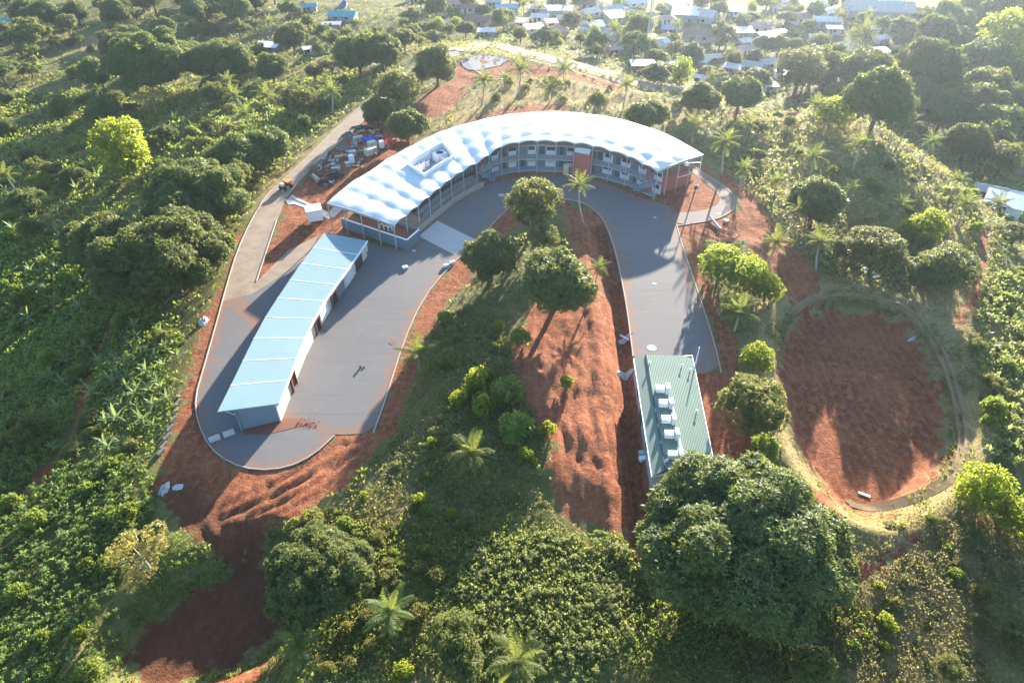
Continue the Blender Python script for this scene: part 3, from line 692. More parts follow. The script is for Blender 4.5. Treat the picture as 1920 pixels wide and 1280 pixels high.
# red lift tower
def tower(name, u, r0, r1, w, z1, mat, parent=school):
    a = sp(u, r0, 0); c = sp(u, r1, 0); return MB().wall(a, c, -.3, z1, w).build(name, M[mat], parent)
ut = 13.42 / NB
tw = tower('lift_tower', ut, .015, .25, 4.2, 5.3, 'redwall')
a, c = sp(ut, .0, 0), sp(ut, .16, 0)
MB().wall(a, c, (5.32, 6.5), (5.5, 6.7), 3.6).build('tower_roof_panel', M['panel'], tw)
uq = 12.62 / NB
p, q = sp(uq - .008, -.01, 0), sp(uq + .008, -.01, 0)
dd_ = MB().wall(p, q, 0, 2.5, .1).build('timber_door', M['palewood'], school)
# end stairs
def stair(u0, u1, r, side):
    p0, p1 = sp(u0, r, 0), sp(u1, r, 0)
    s_ = MB()
    n = 12
    for k in range(n):
        f0, f1 = k / n, (k + 1) / n
        s_.wall(sp(u0 + (u1 - u0) * f0, r), sp(u0 + (u1 - u0) * f1, r), (3.0 * f1 - .3 if True else 0), 3.0 * f1, 1.5)
    st = s_.build('staircase', M['greywall'], school)
    for dr in (-.055, .05):
        MB().wall(sp(u0, r + dr), sp(u1, r + dr), (-.2, 2.6), (1.0, 4.0), .16).build('balustrade', M['bluewall'], st)
    return st
stair(8.3 / NB, 7.3 / NB, .045, 0); stair(16.7 / NB, 17.75 / NB, .045, 0)
MB().wall(sp(7.55 / NB, .10), sp(7.55 / NB, .45), 0, 4.6, .3).build('red_end_wall', M['redwall'], school)
MB().wall(sp(17.3 / NB, .09), sp(17.3 / NB, .3), 0, 5.2, .3).build('red_end_wall', M['redwall'], school)
a, c = sp(.984, .2), sp(.984, .93)
MB().wall(a, c, -.3, 3.4, .35).build('red_end_wall', M['redwall'], school)
b = MB()
for k in range(14):
    f0, f1 = k / 14, (k + .62) / 14; b.wall(a + (c - a) * f0, a + (c - a) * f1, 3.42, 5.5, .12)
b.build('timber_screen', M['wood'], school)
# open hall: plinth, front wall, steps, back wall
UH = np.linspace(1.3 / NB, 7.45 / NB, 20)
arc('plinth_wall', .0, -.2, 1.15, .3, 'kerb', UH)
slab('hall_floor', .012, .95, -.3, 1.0, 'seat', np.linspace(2.55 / NB, 7.45 / NB, 16)); slab('entrance_floor', .012, .95, -.3, 1.02, 'road', np.linspace(1.3 / NB, 2.55 / NB, 6))
for k in range(5):
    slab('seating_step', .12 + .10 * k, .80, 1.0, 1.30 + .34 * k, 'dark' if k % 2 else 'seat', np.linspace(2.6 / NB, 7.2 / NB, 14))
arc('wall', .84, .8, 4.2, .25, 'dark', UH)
for a_, c_ in ((1.9 / NB, .3), (7.4 / NB, .2)):
    MB().wall(sp(a_, c_), sp(a_, .84), .9, 4.3, .25).build('wall', M['bluewall'], school)
b = MB()
for a, c in zip(np.linspace(2.6 / NB, 7.2 / NB, 30)[:-1], np.linspace(2.6 / NB, 7.2 / NB, 30)[1:]):
    for r, z0 in ((.06, 1.0),):
        b.wall(sp(a, r), sp(c, r), z0 + .95, z0 + 1.02, .06); b.wall(sp(a, r), sp(c, r), z0 + .5, z0 + .55, .04); b.wall(sp(a, r), sp(a + .0008, r), z0, z0 + 1.0, .05)
b.build('railing', M['post'], school)
for r, z0 in ((.13, 1.3), (.24, 1.64), (.36, 1.98)):
    b = MB()
    for a, c in zip(np.linspace(2.6 / NB, 7.2 / NB, 30)[:-1], np.linspace(2.6 / NB, 7.2 / NB, 30)[1:]):
        b.wall(sp(a, r), sp(c, r), z0 + .95, z0 + 1.02, .06); b.wall(sp(a, r), sp(c, r), z0 + .5, z0 + .55, .04); b.wall(sp(a, r), sp(a + .0008, r), z0, z0 + 1.0, .05)
    b.build('railing', M['post'], school)
# walled planting bed across the hall end
PB = [at(640, 409, 2.2), at(763, 450, 2.2), at(786, 430, 2.2), at(700, 400, 2.2)]
pl = tag(empty('planter', PB[1]), 'blue grey walled planting bed of red earth at the hall end', 'planter')
b = MB()
for k in range(2): b.wall(PB[k], PB[k + 1], -.2, 2.2, .28)
b.wall(PB[2], PB[3], -.2, 2.2, .28)
b.build('bed_wall', M['bluewall'], pl)
b = MB()
for k in range(2): b.wall(PB[k], PB[k + 1], 2.2, 2.27, .36)
b.build('coping', M['white'], pl)
in_ = [(p[0], p[1], 1.65) for p in PB]
MB().hexa([(p[0], p[1], .2) for p in PB], in_).build('bed_earth', M['brown'], pl)
for k, (px, py) in enumerate([(716, 428), (724, 431), (732, 433)]):
    p = at(px, py, 1.65); b = MB()
    b.tube([(p[0] - .35, p[1], 1.6), (p[0] - .35, p[1], 2.35), (p[0] - .2, p[1], 2.6), (p[0] + .2, p[1], 2.6), (p[0] + .35, p[1], 2.35), (p[0] + .35, p[1], 1.6)], .09, 6)
    tag(b.build('bike_hoop', M['white']), 'white tube hoop standing in the hall end planting bed', 'bike rack', 'white hoops in the planting bed')
# small red annex with white coping by the east end
ax = [at(1268, 352), at(1290, 346), at(1294, 330), at(1276, 334)]
an = tag(empty('annex', ax[0]), 'small red walled annex with pale coping at the canopy end', 'annex')
b = MB(); c_ = MB()
for k in range(4): b.wall(ax[k], ax[(k + 1) % 4], -.3, 2.4, .25); c_.wall(ax[k], ax[(k + 1) % 4], 2.4, 2.5, .34)
b.build('wall', M['redwall'], an); c_.build('coping', M['white'], an)
MB().hexa([(p[0], p[1], 1.6) for p in ax], [(p[0], p[1], 1.8) for p in ax]).build('flat_roof', M['dark'], an)
def mast(px, py, h, label, arms, group=None):
    p = at(px, py); t = tag(empty('lamp_mast', p), label, 'lamp mast', group)
    MB().tube([(p[0], p[1], 0), (p[0], p[1], h)], [.13, .08], 8).build('pole', M['white'], t)
    MB().box((p[0], p[1], .12), (.6, .6, .3)).build('footing', M['concrete'], t)
    for dx, dy in arms:
        MB().tube([(p[0], p[1], h - .1), (p[0] + dx, p[1] + dy, h + .1)], .07, 6).build('arm', M['white'], t)
        b = MB(); b.tube([(p[0] + dx, p[1] + dy, h + .25), (p[0] + dx, p[1] + dy, h - .15), (p[0] + dx - .05, p[1] + dy, h - .35)], [.18, .5, .55], 10); b.build('lamp_head', M['white'], t)
mast(1306, 349, 5.6, 'tall white lamp mast with a long arm by the red annex', [(-3.2, -.6)])
mast(1300, 700, 5.2, 'slim white lamp mast behind the green roofed shed', [])

# ------------------------------------------------------------------ curved garage with the blue roof
GLp = [(608,437),(584,468),(560,501),(537,534),(515,567),(494,600),(474,638),(455,677),(433,722),(408,772)]
GRp = [(689,452),(672,477),(655,502),(634,530),(613,559),(594,590),(577,622),(561,659),(544,705),(524,757)]
GL = np.array([at(*q, 4.4) for q in GLp]); GR = np.array([at(*q, 3.3) for q in GRp])
GL = resample(GL, 10); GR = resample(GR, 10)
gar = tag(empty('garage', ((GL[5] + GR[5]) / 2)[:2].tolist() + [0]), 'long curved garage with a pale blue sheet metal roof beside the asphalt yard', 'garage')
for k in range(9):
    a, b_, c, d = GL[k], GR[k], GR[k + 1], GL[k + 1]
    q = [a, d, c, b_]; b = MB(); up = .055 if k % 2 else .06
    Lr = np.linalg.norm(b_ - a); Ls = np.linalg.norm(d - a)
    b.add([(p[0], p[1], p[2] + up) for p in q] + [(p[0], p[1], p[2] - .12) for p in q], [(0, 1, 2, 3), (7, 6, 5, 4), (0, 4, 5, 1), (1, 5, 6, 2), (2, 6, 7, 3), (3, 7, 4, 0)], 0,
          [[(0, 0), (Ls, 0), (Ls, Lr), (0, Lr)]] + [[(0, 0)] * 4] * 5)
    b.build('roof_sheet', M['bluemetal'], gar)
    if k: 
        s_ = MB(); s_.wall(GL[k], GR[k], (GL[k][2] + .06, GR[k][2] + .05), (GL[k][2] + .08, GR[k][2] + .08), .12); s_.build('roof_flashing', M['white'], gar)
b = MB()
for k in range(9): b.wall(GR[k], GR[k + 1], GR[k][2] - .25, GR[k][2] + .12, .16)
b.build('gutter', M['white'], gar)
def gp_(k, f): 
    i = int(min(8, math.floor(k))); w = k - i
    p = (GL[i] * (1 - f) + GR[i] * f) * (1 - w) + (GL[i + 1] * (1 - f) + GR[i + 1] * f) * w
    return p
FB, FF = .26, .93
b = MB()
for k in range(9): b.wall(gp_(k, FF), gp_(k + 1, FF), -.2, (gp_(k, FF)[2] - .13, gp_(k + 1, FF)[2] - .13), .22)
b.build('wall', M['cream'], gar)
b = MB()
for k in range(9): b.wall(gp_(k, FB), gp_(k + 1, FB), -.2, (gp_(k, FB)[2] - .13, gp_(k + 1, FB)[2] - .13), .22)
b.build('wall', M['bluewall'], gar)
for k in (0.06, 8.94):
    a, c = gp_(k, FB), gp_(k, FF); MB().wall(a, c, -.2, (a[2] - .13, c[2] - .13), .25).build('end_wall', M['bluewall'], gar)
for k in (.1, 2.2, 4.5, 6.7, 8.9):
    a, c = gp_(k, .03), gp_(k, FB); b = MB(); b.tube([(a[0], a[1], a[2] - .2), (c[0], c[1], 2.4)], .05, 5); b.tube([(a[0], a[1], a[2] - .2), (c[0], c[1], c[2] - .3)], .05, 5); b.build('roof_brace', M['white'], gar)
def gdoor(k0, k1, mat, name, z1=2.55, fr=True):
    a, c = gp_(k0, FF), gp_(k1, FF); d = (c - a)[:2]; n = np.array([-d[1], d[0]]) / np.linalg.norm(d)
    if n[0] < 0: n = -n
    o_ = np.r_[n * .13, 0]; dr = MB().wall(a + o_, c + o_, 0, z1, .05).build(name, M[mat], gar)
    if fr:
        f = MB(); o2 = np.r_[n * .30, 0]
        for e in (a, c): f.wall(e + o_, e + o2 * 1.6, 0, z1 + .1, .12)
        f.wall(a + o2, c + o2, z1, z1 + .14, .3); f.build('frame', M['brown'], dr)
gdoor(3.05, 3.45, 'dark', 'door'); gdoor(4.6, 4.95, 'dark', 'door'); gdoor(7.35, 7.75, 'brown', 'door')
gdoor(1.5, 2.1, 'panel', 'roller_door', 2.6, False); gdoor(2.3, 2.95, 'bluewall', 'roller_door', 2.6, False); gdoor(.5, 1.2, 'dark', 'roller_door', 2.6, False)
gdoor(3.7, 4.4, 'whitewall', 'roller_door', 2.6, False); gdoor(5.3, 6.0, 'whitewall', 'roller_door', 2.6, False)
sc_ = [at(645,442), at(660,446), at(640,452)]
for k in range(9):
    p = at(566 + k * 4.6, 786 + (k % 3) * 1.5 + k * .3); r_f = np.random.default_rng(k); C = np.array([[p[0] + r_f.normal(0, .12), p[1] + r_f.normal(0, .12), .2] for _ in range(3)])
    FLW = globals().setdefault('FLOWERS', []); FLW.append(C)
# earth bed and little red flowers at the garage end
bed = atl([(446,806),(531,784),(560,786),(590,792),(560,800),(500,815),(460,814)])
sheet('garden_bed_ground', bed, M['brown'], .075, .4)

# ------------------------------------------------------------------ green roofed shed
SHc = [at(1188, 672, 2.9), at(1298, 667, 2.8), at(1338, 862, 2.8), at(1222, 893, 2.9)]
ra, rb = SHc[0] + (SHc[1] - SHc[0]) * .2, SHc[3] + (SHc[2] - SHc[3]) * .2
ra = np.r_[ra[:2], 3.55]; rb = np.r_[rb[:2], 3.55]
shed = tag(empty('shed', ((SHc[0] + SHc[2]) / 2)[:2].tolist() + [0]), 'low shed with a ribbed green metal roof carrying five air ducts', 'shed')
Ls = np.linalg.norm(rb - ra)
def slope(name, q, mat):
    W = np.linalg.norm(q[1] - q[0])
    b = MB().add([tuple(p) for p in q] + [(p[0], p[1], p[2] - .1) for p in q], [(0, 1, 2, 3), (7, 6, 5, 4), (0, 4, 5, 1), (1, 5, 6, 2), (2, 6, 7, 3), (3, 7, 4, 0)], 0, [[(0, 0), (W, 0), (W, Ls), (0, Ls)]] + [[(0, 0)] * 4] * 5)
    return b.build(name, M[mat], shed)
slope('roof', [ra, rb, SHc[2], SHc[1]][::-1], 'greenmetal'); slope('roof', [SHc[0], SHc[3], rb, ra][::-1], 'greenmetal')
for o_ in shed.children:
    if o_.name.startswith('roof'):
        me = o_.data
        bm = bmesh.new(); bm.from_mesh(me); bmesh.ops.recalc_face_normals(bm, faces=bm.faces); bm.to_mesh(me); bm.free()
MB().tube([ra + [0, 0, .03], rb + [0, 0, .03]], .09, 6).build('ridge_cap', M['dark'], shed)
b = MB()
for k in range(4): b.wall(SHc[k], SHc[(k + 1) % 4], SHc[k][2] - .16, SHc[k][2] + .03, .1)
b.build('roof_trim', M['white'], shed)
cen = sum(SHc) / 4
inn = [cen + (p - cen) * np.array([.92, .96, 1]) for p in SHc]
b = MB()
for k in range(4): b.wall(inn[k], inn[(k + 1) % 4], -.3, 2.72, .2)
b.build('wall', M['greywall'], shed)
mid = (inn[0] * .6 + inn[3] * .4); mid2 = inn[0] * .5 + inn[3] * .5
MB().wall(mid + np.array([-.14, 0, 0]), mid2 + np.array([-.14, 0, 0]), 0, 2.1, .06).build('door', M['teal'], shed)
for f in (.2, .7):
    a = inn[0] * (1 - f) + inn[3] * f; c = inn[0] * (1 - f - .08) + inn[3] * (f + .08)
    MB().wall(a + np.array([-.14, 0, 0]), c + np.array([-.14, 0, 0]), 1.0, 1.9, .06).build('window', M['darkglass'], shed)
def roofz_shed(x, y):
    w = SHc[1] - ra; A2 = np.array([x - ra[0], y - ra[1]]); ax_ = (rb - ra)[:2] / np.linalg.norm((rb - ra)[:2]); nn = np.array([-ax_[1], ax_[0]])
    if np.dot(nn, w[:2]) < 0: nn = -nn
    return 3.55 - .75 * np.dot(A2, nn) / np.dot(nn, w[:2])
angs = math.atan2((rb - ra)[1], (rb - ra)[0])
ordn = ['topmost', 'second', 'middle', 'fourth', 'lowest']
for k, (px, py) in enumerate([(1242, 733), (1248, 760), (1253, 790), (1259, 818), (1266, 857)]):
    p = at(px, py, 3.5); zz = roofz_shed(p[0], p[1]); t = tag(empty('roof_air_duct', (p[0], p[1], zz)), f'white air unit with an elbow duct, {ordn[k]} of five down the green shed roof', 'air duct', 'air ducts on the green shed roof')
    rz = angs + math.pi / 2
    ex = np.array([math.cos(rz), math.sin(rz)]); ex = ex if ex[0] > 0 else -ex
    MB().box((p[0] - ex[0] * .35, p[1] - ex[1] * .35, zz + .55), (1.25, .85, .75), rz).build('casing', M['white'], t)
    q = (p[0] + ex[0] * .62, p[1] + ex[1] * .62)
    MB().box((q[0], q[1], zz + .62), (.55, 1.15, 1.2), rz).build('elbow', M['panel'], t)
    MB().box((p[0] - ex[0] * .35, p[1] - ex[1] * .35, zz + .12), (1.1, .7, .2), rz).build('base_frame', M['post'], t)
    if k in (1, 3):
        a = (p[0] + ex[0] * .75, p[1] + ex[1] * .75); dl = (rb - ra)[:2] / Ls
        MB().tube([(a[0], a[1], zz + .5), (a[0] + dl[0] * 2.4 + ex[0] * .1, a[1] + dl[1] * 2.4, zz + .5)], .16, 8).build('link_duct', M['white'], t)
for k, (px, py) in enumerate([(1217, 686), (1278, 687), (1306, 772), (1249, 870), (1294, 694)]):
    p = at(px, py, 3.1); zz = roofz_shed(p[0], p[1])
    b = MB(); b.tube([(p[0], p[1], zz - .05), (p[0], p[1], zz + .45), (p[0], p[1], zz + .46), (p[0], p[1], zz + .6)], [.08, .08, .2, .05], 8)
    tag(b.build('roof_vent', M['white']), ['tiny white vent pipe at the ridge corner of the green shed roof', 'tiny white vent pipe in the middle of the top edge of the green roof', 'tiny white vent pipe halfway down the outer slope of the green roof', 'tiny white vent pipe by the lowest duct of the green roof', 'tiny white vent pipe by the lamp mast on the green roof'][k], 'vent pipe', 'vent pipes on the green shed roof')

# ------------------------------------------------------------------ white tank house, dumper, blocks, debris
def lab(o, label, cat, group=None): return tag(o, label, cat, group)
c4 = at(592, 414); t = lab(empty('tank_house', c4), 'white cubic tank house on short legs beside the concrete path', 'tank house')
MB().box((c4[0], c4[1], 1.75), (3.0, 2.6, 2.3), .35).build('tank_body', M['white'], t)
MB().box((c4[0], c4[1], 2.95), (3.2, 2.8, .12), .35).build('lid', M['white'], t)
for sx in (-1.2, 1.2):
    for sy in (-1.0, 1.0):
        x, y = sx * math.cos(.35) - sy * math.sin(.35), sx * math.sin(.35) + sy * math.cos(.35)
        MB().box((c4[0] + x, c4[1] + y, .3), (.2, .2, .65), .35).build('leg', M['post'], t)
d4 = at(537, 353); t = lab(empty('dumper', d4), 'small orange and grey dumper parked on the concrete road', 'dumper')
ca = 1.0
def loc(x, y, zz): return (d4[0] + x * math.cos(ca) - y * math.sin(ca), d4[1] + x * math.sin(ca) + y * math.cos(ca), zz)
MB().box(loc(-.2, 0, .75), (2.4, 1.1, .35), ca).build('chassis', M['dark'], t)
MB().hexa([loc(.2, -.6, .95), loc(1.2, -.5, .95), loc(1.2, .5, .95), loc(.2, .6, .95)], [loc(-.1, -.8, 1.6), loc(1.6, -.75, 1.5), loc(1.6, .75, 1.5), loc(-.1, .8, 1.6)]).build('skip', M['orange'], t)
MB().box(loc(-.9, 0, 1.2), (.8, .9, .6), ca).build('engine_cover', M['cream'], t)
b = MB(); b.tube([loc(-.5, -.5, .9), loc(-.5, -.5, 2.1), loc(-.5, .5, 2.1), loc(-.5, .5, .9)], .06, 6); b.build('roll_bar', M['dark'], t)
for x in (-.9, .8):
    for y in (-.7, .7):
        w = MB(); w.tube([loc(x, y - .17, .42), loc(x, y + .17, .42)], .42, 12); w.build('wheel', M['rubber'], t)
for k, (px, py, rz) in enumerate([(430, 814, .55), (403, 824, .55)]):
    p = at(px, py); b = MB(); b.box((p[0], p[1], .25), (1.5, .85, .45), rz); o = b.build('concrete_block', M['concrete']); bv = o.modifiers.new('edge', 'BEVEL'); bv.width = .05
    lab(o, ['pale concrete block on the road below the garage end wall', 'pale concrete block on the road close to the outer kerb'][k], 'concrete block', 'concrete blocks on the road')
def rag(name, px, py, size, mat, label, cat, h=.35, seed=0, group=None):
    """a crumpled sheet or heap, a low lumpy mound"""
    p = hit(px, py); r = np.random.default_rng(seed + 5); n = 14; b = MB(); vs = [(p[0], p[1], p[2] + h)]
    rings = 4
    for q in range(1, rings + 1):
        for j in range(n):
            th = 2 * math.pi * j / n; rad = q / rings * (1 + .14 * r.normal())
            x, y = p[0] + math.cos(th) * size[0] / 2 * rad, p[1] + math.sin(th) * size[1] / 2 * rad
            vs.append((x, y, max(float(H(x, y)), p[2] - .25) + max(-.05, h * (1 - (q / rings) ** 1.5) * (1 + .32 * r.normal()) + (.02 if q < rings else -.08))))
    fs = [(0, 1 + j, 1 + (j + 1) % n) for j in range(n)]
    for q in range(rings - 1):
        for j in range(n): fs.append((1 + q * n + j, 1 + (q + 1) * n + j, 1 + (q + 1) * n + (j + 1) % n, 1 + q * n + (j + 1) % n))
    return lab(b.add(vs, fs).build(name, M[mat]), label, cat, group)
rag('plastic_sheet', 308, 918, (1.4, 2.6), 'plastic', 'crumpled pale plastic sheet on the red bank below the road bend', 'sheet', .5, 1)
rag('plastic_sheet', 333, 913, (1.6, 1.2), 'plastic', 'flat whitish sheet lying on red earth below the road bend', 'sheet', .12, 2)
rag('plastic_sheet', 1172, 638, (2.2, 1.6), 'plastic', 'white plastic wrapping beside the trench and asphalt edge', 'sheet', .5, 3)
rag('plastic_sheet', 1170, 706, (3.0, 1.7), 'plastic', 'large torn plastic sheet on the red earth next to the green shed', 'sheet', .45, 4)
rag('debris_heap', 382, 603, (1.6, 2.6), 'plastic', 'grey and white rubbish heap outside the road kerb by the big mango', 'debris', .7, 5)
b = MB(); p = hit(1163, 632); q = hit(1178, 641); b.tube([(p[0], p[1], p[2] + .4), (q[0], q[1], q[2] + .5)], .16, 8); lab(b.build('pipe', M['white']), 'short white pipe leaning on plastic wrapping by the trench', 'pipe')
b = MB(); p = hit(1330, 410); q = hit(1350, 432); b.tube([(p[0], p[1], p[2] + .5), (q[0], q[1], q[2] + .3)], .22, 8); lab(b.build('drain_pipe', M['post']), 'grey drain pipe sticking out of the path into red earth', 'pipe')
MH = [(1348, 401, 'pale round manhole cover on the path bend', .8), (1361, 415, 'pale concrete ring lying in red earth outside the path bend', 1.0), (1227, 532, 'round whitish manhole cover in the middle of the asphalt arm', .7), (1222, 652, 'pale cement patch on the asphalt above the green shed', 1.4),
      (776, 470, 'square grey gully cover below the planting bed corner', .7), (1228, 408, 'small round manhole cover near the canopy end post', .6), (940, 366, 'pale dusty patch of mortar on the shaded asphalt by the hall', 1.3), (735, 642, 'small reddish patch of earth on the asphalt', .9)]
for k, (px, py, lb, s) in enumerate(MH):
    p = at(px, py, .05); z0 = max(.05, float(H(p[0], p[1])) + .02); b = MB(); b.tube([(p[0], p[1], z0 - .1), (p[0], p[1], z0 + (.03 if k != 1 else .35))], s / 2 * 1.1, 14)
    lab(b.build('manhole_cover' if k in (0, 2, 5) else 'concrete_ring' if k == 1 else 'gully_cover' if k == 4 else 'mortar_patch', M['brown'] if k == 7 else M['concrete']), lb, 'patch' if k in (3, 6, 7) else 'cover')
p = at(676, 690); b = MB(); b.tube([(p[0], p[1], .05), (p[0], p[1], .45)], [.16, .22], 10); b.tube([(p[0] + .5, p[1] + .1, .05), (p[0] + .5, p[1] + .1, .2)], .18, 8); lab(b.build('bucket', M['dark']), 'dark bucket standing alone on the sunlit asphalt yard', 'bucket')
p = at(760, 503); b = MB(); b.box((p[0], p[1], .25), (1.0, .7, .4), .4); lab(b.build('mortar_tray', M['panel']), 'pale mortar tray in the shaded yard by the garage', 'tray')
for k, (px, py, lb) in enumerate([(836, 500, 'white sack by the kerb at the yard edge near the slab'), (848, 494, 'pale sack beside a white one at the yard edge'), (686, 470, 'white drum leaning by the garage end'), (678, 480, 'rusty scrap pile by the garage end')]):
    p = at(px, py, .05)
    if k == 2: b = MB(); b.tube([(p[0], p[1], .05), (p[0], p[1], 1.2)], .42, 10); lab(b.build('drum', M['white']), lb, 'drum')
    elif k == 3: rag('scrap_heap', px, py, (2.6, 1.8), 'brown', lb, 'scrap', .8, 9)
    else:
        b = MB(); b.box((p[0], p[1], .32), (1.0, .6, .5), .5); o = b.build('sack', M['white']); mo = o.modifiers.new('round', 'BEVEL'); mo.width = .15; mo.segments = 3; lab(o, lb, 'sack', 'sacks at the yard edge')
# builders' store between the road and the canopy
DB = [('tarp', 695, 262, (5.5, 3.2), 'bluetarp', .8, 'blue tarpaulin over a heap behind the hall'), ('tarp', 727, 272, (3.2, 2.6), 'redtarp', 1.5, 'bright red tarpaulin heap by the round tree behind the hall'),
      ('tarp', 752, 270, (5.5, 1.6), 'brown', .7, 'long rusty orange heap behind the canopy edge'), ('tarp', 610, 345, (3.5, 2.6), 'blacktarp', 1.1, 'black plastic heap closest-in to the canopy in the builders store'), ('tarp', 630, 330, (4.5, 3.0), 'blacktarp', 1.0, 'wide black plastic heap in the middle of the builders store'),
      ('tarp', 655, 255, (5, 2.4), 'stone', .9, 'grey rubble heap at the roadside of the builders store'), ('tarp', 680, 240, (6, 2.6), 'blacktarp', .7, 'dark plastic heap in tree shade behind the builders store'), ('tarp', 612, 310, (3.2, 2.0), 'brown', 1.0, 'brown scrap heap at the road edge of the builders store'),
      ('tarp', 590, 316, (3.0, 1.8), 'rust', .9, 'rust coloured scrap heap at the road end of the builders store'), ('tarp', 645, 280, (4.2, 2.0), 'seat', .9, 'grey mixed heap behind the white crates'), ('tarp', 705, 228, (3.2, 1.4), 'pinkroof', .5, 'pinkish earth heap under the dark round tree')]
for k, (nm, px, py, sz, mt, h, lb) in enumerate(DB): rag(nm if k < 3 else 'heap', px, py, sz, mt, lb, 'heap', h, 20 + k)
def crate(px, py, size, rz, mt, lb, zadd=0):
    p = hit(px, py); t = lab(empty('site_crate', (p[0], p[1], p[2] + zadd)), lb, 'crate', 'crates in the builders store')
    MB().box((p[0], p[1], p[2] + zadd + size[2] / 2 + .12), size, rz).build('crate_body', M[mt], t)
    MB().box((p[0], p[1], p[2] + zadd + .06), (size[0] * 1.05, size[1] * 1.05, .14), rz).build('pallet', M['palewood'], t)
crate(660, 305, (1.1, 1.1, 1.7), .5, 'white', 'tall white crate in front of its stack in the builders store'); crate(653, 312, (1.1, 1.0, .9), .4, 'post', 'short grey crate at the foot of the tall white one')
crate(662, 292, (1.6, 1.2, 1.1), .3, 'tin', 'grey crate just behind the tall white one'); crate(692, 290, (1.7, 1.5, 1.4), .7, 'cream', 'large cream crate in the middle of the builders store'); crate(702, 285, (1.3, 1.2, 1.1), .7, 'cement', 'grey crate next to the large cream one')
crate(698, 275, (2.0, 1.4, 1.2), .6, 'cream', 'cream crate behind the large cream one'); crate(716, 277, (1.0, 1.0, 1.6), .6, 'white', 'narrow white crate beside the red tarpaulin'); crate(624, 306, (1.0, .8, .7), .2, 'cement', 'small cement grey crate among brown scrap at the road edge'); crate(630, 318, (2.0, .9, .4), .1, 'tin', 'low dull crate on the black plastic')
crate(615, 318, (1.0, 1.0, .8), .9, 'rust', 'small rust red crate at the road end of the store'); crate(672, 262, (2.4, 1.2, .7), .5, 'tin', 'low grey crate beside the blue tarpaulin'); crate(640, 296, (2.8, .7, .5), .4, 'palewood', 'long timber bundle behind the small cement grey crate')
crate(765, 269, (.8, .8, .8), .2, 'orange', 'small orange crate at the end of the rusty heap'); crate(592, 334, (3.2, .5, .35), 2.2, 'tin', 'thin grey plank bundle on red earth at the store end')
rd = random.Random(77)
SMALL = [('plank', 'palewood'), ('plank', 'wood'), ('crate', 'seat'), ('crate', 'bluewall'), ('drum', 'rust'), ('plank', 'tin'), ('crate', 'brown'), ('drum', 'blacktarp'), ('crate', 'cement'), ('plank', 'post')]
SW = {'palewood': 'pale timber', 'wood': 'brown timber', 'seat': 'dark grey', 'bluewall': 'blue grey', 'rust': 'rusty', 'tin': 'dull metal', 'brown': 'rust brown', 'blacktarp': 'black', 'cement': 'cement grey', 'post': 'galvanised'}
ST = [tuple(at(*q)[:2]) for q in [(578,330),(620,285),(650,262),(690,235),(712,246),(745,268),(700,296),(640,345),(610,362),(590,350)]]
got = {}
for _ in range(700):
    if sum(len(v) for v in got.values()) >= 95: break
    x = rd.uniform(min(p[0] for p in ST), max(p[0] for p in ST)); y = rd.uniform(min(p[1] for p in ST), max(p[1] for p in ST))
    if not inside(np.array([x]), np.array([y]), ST)[0]: continue
    nm, mt = SMALL[rd.randrange(len(SMALL))]; zz = float(H(x, y)); b = MB(); rz = rd.uniform(0, 3.1)
    if nm == 'plank': b.box((x, y, zz + rd.uniform(.12, .5)), (rd.uniform(1.4, 3.0), rd.uniform(.15, .35), rd.uniform(.08, .2)), rz)
    elif nm == 'crate': b.box((x, y, zz + .28), (rd.uniform(.5, 1.2), rd.uniform(.4, .9), rd.uniform(.45, .7)), rz)
    else: b.tube([(x, y, zz - .05), (x, y, zz + .85)], .32, 10)
    got.setdefault((nm, mt), []).append((math.hypot(x - at(537, 353)[0], y - at(537, 353)[1]), b.build(nm, M[mt])))
for (nm, mt), l_ in got.items():
    for k, (d, o) in enumerate(sorted(l_, key=lambda q: q[0])):
        lab(o, (['', 'second ', 'third ', 'fourth ', 'fifth ', 'sixth ', 'seventh ', 'eighth ', 'ninth ', 'tenth '][min(k, 9)]) + f'small {SW[mt]} {nm} in the builders store, counting from the orange dumper', nm, 'small scrap in the builders store')
# gabion baskets along the lower bank
for k, (px, py) in enumerate([(338, 742), (334, 758), (330, 774), (325, 790), (320, 806), (314, 822), (308, 838), (303, 850)]):
    p = hit(px, py); b = MB(); b.box((p[0], p[1], p[2] + .35), (.42, 1.4, .45), -.28); o = b.build('gabion', M['stone']); mo = o.modifiers.new('edge', 'BEVEL'); mo.width = .08
    lab(o, 'grey stone filled basket in the row along the red bank', 'gabion', 'gabion row along the red bank')
p = hit(1012 + 612, 858 + 0); 
p = hit(1620, 927); b = MB(); b.box((p[0], p[1], p[2] + .06), (1.5, .35, .12), -.5); lab(b.build('plank', M['white']), 'short white plank on the floor of the red basin', 'plank')
p = hit(1710, 636); rag('sack_heap', 1710, 636, (1.3, .8), 'plastic', 'pale sack on the upper slope of the red basin', 'sack', .5, 61)
for k, (px, py, lb) in enumerate([(1621, 507, 'white sack in the bushes above the red basin'), (1642, 521, 'flat white board in the bushes above the red basin'), (1204, 862, 'white crate standing in the shade beside the green shed'), (1203, 852, 'grey crate just behind a white one beside the green shed')]):
    p = hit(px, py); b = MB(); b.box((p[0], p[1], p[2] + .3), (.9, .7, .6) if k != 1 else (1.4, .5, .2), .3); o = b.build('crate' if k > 1 else 'sack' if k == 0 else 'board', M['white'] if k != 3 else M['post']); mo = o.modifiers.new('edge', 'BEVEL'); mo.width = .05; lab(o, lb, 'crate' if k > 1 else 'sack' if k == 0 else 'board')

